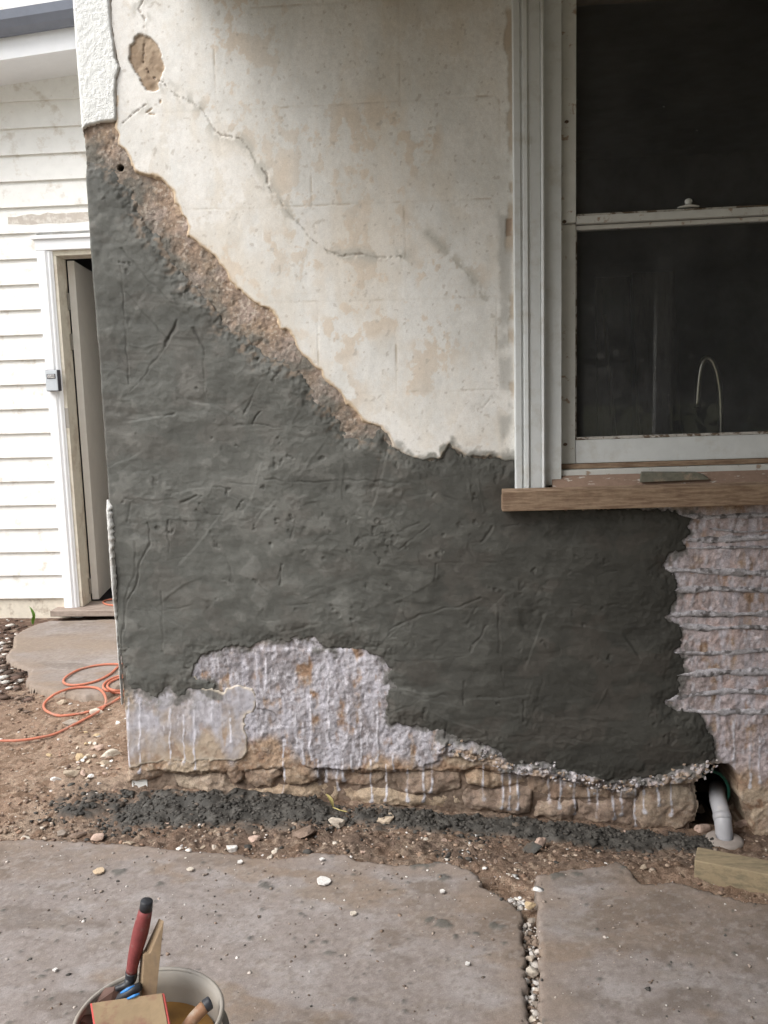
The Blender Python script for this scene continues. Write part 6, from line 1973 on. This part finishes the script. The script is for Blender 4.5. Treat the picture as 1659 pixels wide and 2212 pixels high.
# plastic float leaning in front
fl = empty('plaster_float', tuple(Z3(600, 1300, -0.05)))
tag(fl, 'square plastering float with a red edge leaning in the bucket', 'float')
TLp, TRp = Z3(212, 1118, -0.040), Z3(938, 1018, -0.040)
BLp, BRp = Z3(262, 1440, -0.105), Z3(1010, 1400, -0.105)
nv_ = np.cross(TRp - TLp, BLp - TLp)
nv_ = nv_ / np.linalg.norm(nv_)
if nv_[1] > 0:
    nv_ = -nv_
hexa('float_board', [tuple(p + nv_ * 0.004) for p in (TLp, TRp, BRp, BLp)], [tuple(p - nv_ * 0.006) for p in (TLp, TRp, BRp, BLp)], M['float_red'], fl, 0.001)
ins = [TLp * 0.97 + BRp * 0.03, TRp * 0.97 + BLp * 0.03, BRp * 0.97 + TLp * 0.03, BLp * 0.97 + TRp * 0.03]
hexa('float_face', [tuple(p + nv_ * 0.0062) for p in ins], [tuple(p + nv_ * 0.0042) for p in ins], M['float_face'], fl)
# rusty steel plate at the left of the bucket
pp = [Z3(110, 1300, -0.07), Z3(150, 1180, -0.03), Z3(340, 975, 0.0), Z3(470, 955, 0.0), Z3(560, 1040, 0.0), Z3(540, 1500, -0.03), Z3(160, 1500, -0.07)]
o = hexa('steel_scraper', [tuple(p) for p in pp], [tuple(p + np.array([0.001, 0.004, 0.002])) for p in pp], M['rusty'], None)
tag(o, 'rust brown steel scraper plate at the left side of the bucket', 'scraper')
# brush handle at the right
br = empty('brush', tuple(Z3(1150, 1400, -0.04)))
tag(br, 'worn orange handled brush leaning on the right side of the bucket', 'brush')
tube('handle', catmull([Z3(1100, 1420, -0.06), Z3(1210, 1260, -0.045), Z3(1330, 1130, -0.03)], 6), 62 * k, M['orange_handle'], br, 18)
tube('handle_end', catmull([Z3(1330, 1130, -0.03), Z3(1372, 1098, -0.026), Z3(1392, 1085, -0.024)], 4), [64 * k] * 6 + [62 * k, 56 * k, 44 * k], M['black_plastic'], br, 18)

# ==================================================================================================
#  TREES behind the camera, seen only as reflections in the panes
# ==================================================================================================
M['bark'] = plain_mat('bark', (0.12, 0.09, 0.065), 0.95, (10, 0.3), (30, 0.02))
M['leaf'] = attr_mat('leaves', 0.7, ((3, 0.3),), ((40, 1, 0.1),), 0.001, 0.1, 0.3)


def tree(loc, hgt, rad, seed, label, n=9000):
    t = empty('tree', loc)
    tag(t, label, 'tree', 'trees across the yard')
    rs = np.random.default_rng(seed)
    bm = bmesh.new()
    bm_tube(bm, [(loc[0], loc[1], -0.1), (loc[0] + 0.1, loc[1], hgt * 0.25), (loc[0] - 0.1, loc[1] + 0.1, hgt * 0.5), (loc[0], loc[1], hgt * 0.85)], [0.28, 0.22, 0.15, 0.04], 10)
    for _ in range(9):
        z = rs.uniform(0.25, 0.7) * hgt
        a = rs.uniform(0, 6.28)
        e = np.array([math.cos(a) * rad * 0.8, math.sin(a) * rad * 0.8, hgt * 0.22])
        s0 = np.array([loc[0], loc[1], z])
        bm_tube(bm, [s0, s0 + e * 0.5 + [0, 0, 0.1], s0 + e], [0.09, 0.05, 0.015], 6)
    bm_obj('trunk', bm, M['bark'], t)
    cl = rs.normal(0, 1, (46, 3))
    cl = cl / np.linalg.norm(cl, axis=1, keepdims=True) * rs.uniform(0.45, 1.0, (46, 1))
    ci = rs.integers(0, 46, n)
    p = cl[ci] + rs.normal(0, 0.16, (n, 3))
    p = p * np.array([rad, rad, hgt * 0.42]) + np.array([loc[0], loc[1], hgt * 0.58])
    d1 = rs.normal(0, 1, (n, 3))
    d1 /= np.linalg.norm(d1, axis=1, keepdims=True)
    d2 = np.cross(d1, rs.normal(0, 1, (n, 3)))
    d2 /= np.linalg.norm(d2, axis=1, keepdims=True)
    L = rs.uniform(0.16, 0.32, (n, 1))
    V_ = np.stack([p - d1 * L, p + d2 * L * 0.45, p + d1 * L, p - d2 * L * 0.45], 1).reshape(-1, 3)
    K_ = np.repeat(np.array([0.055, 0.075, 0.03])[None] * rs.uniform(0.6, 1.5, (n, 1)), 4, 0)
    me = fast_mesh('crown', V_, np.arange(4 * n).reshape(n, 4), K_)
    link('crown', me, M['leaf'], t)


for i, (x, y, hgt, rad, lab) in enumerate([(-4.5, -15.0, 7.5, 2.6, 'leafy tree mirrored at the left edge of the window panes'), (0.5, -14.0, 8.5, 3.2, 'broad leafy tree mirrored left in the window panes'), (5.5, -14.5, 8.0, 3.0, 'broad leafy tree mirrored in the middle of the window panes'),
                                           (10.5, -15.5, 8.5, 3.2, 'leafy tree mirrored right in the window panes'), (3.0, -18.5, 10.0, 3.4, 'tall leafy tree mirrored behind the others in the window panes')]):
    tree((x, y, 0.0), hgt, rad, 60 + i, lab, 3600 if i in (0, 3) else 8000)
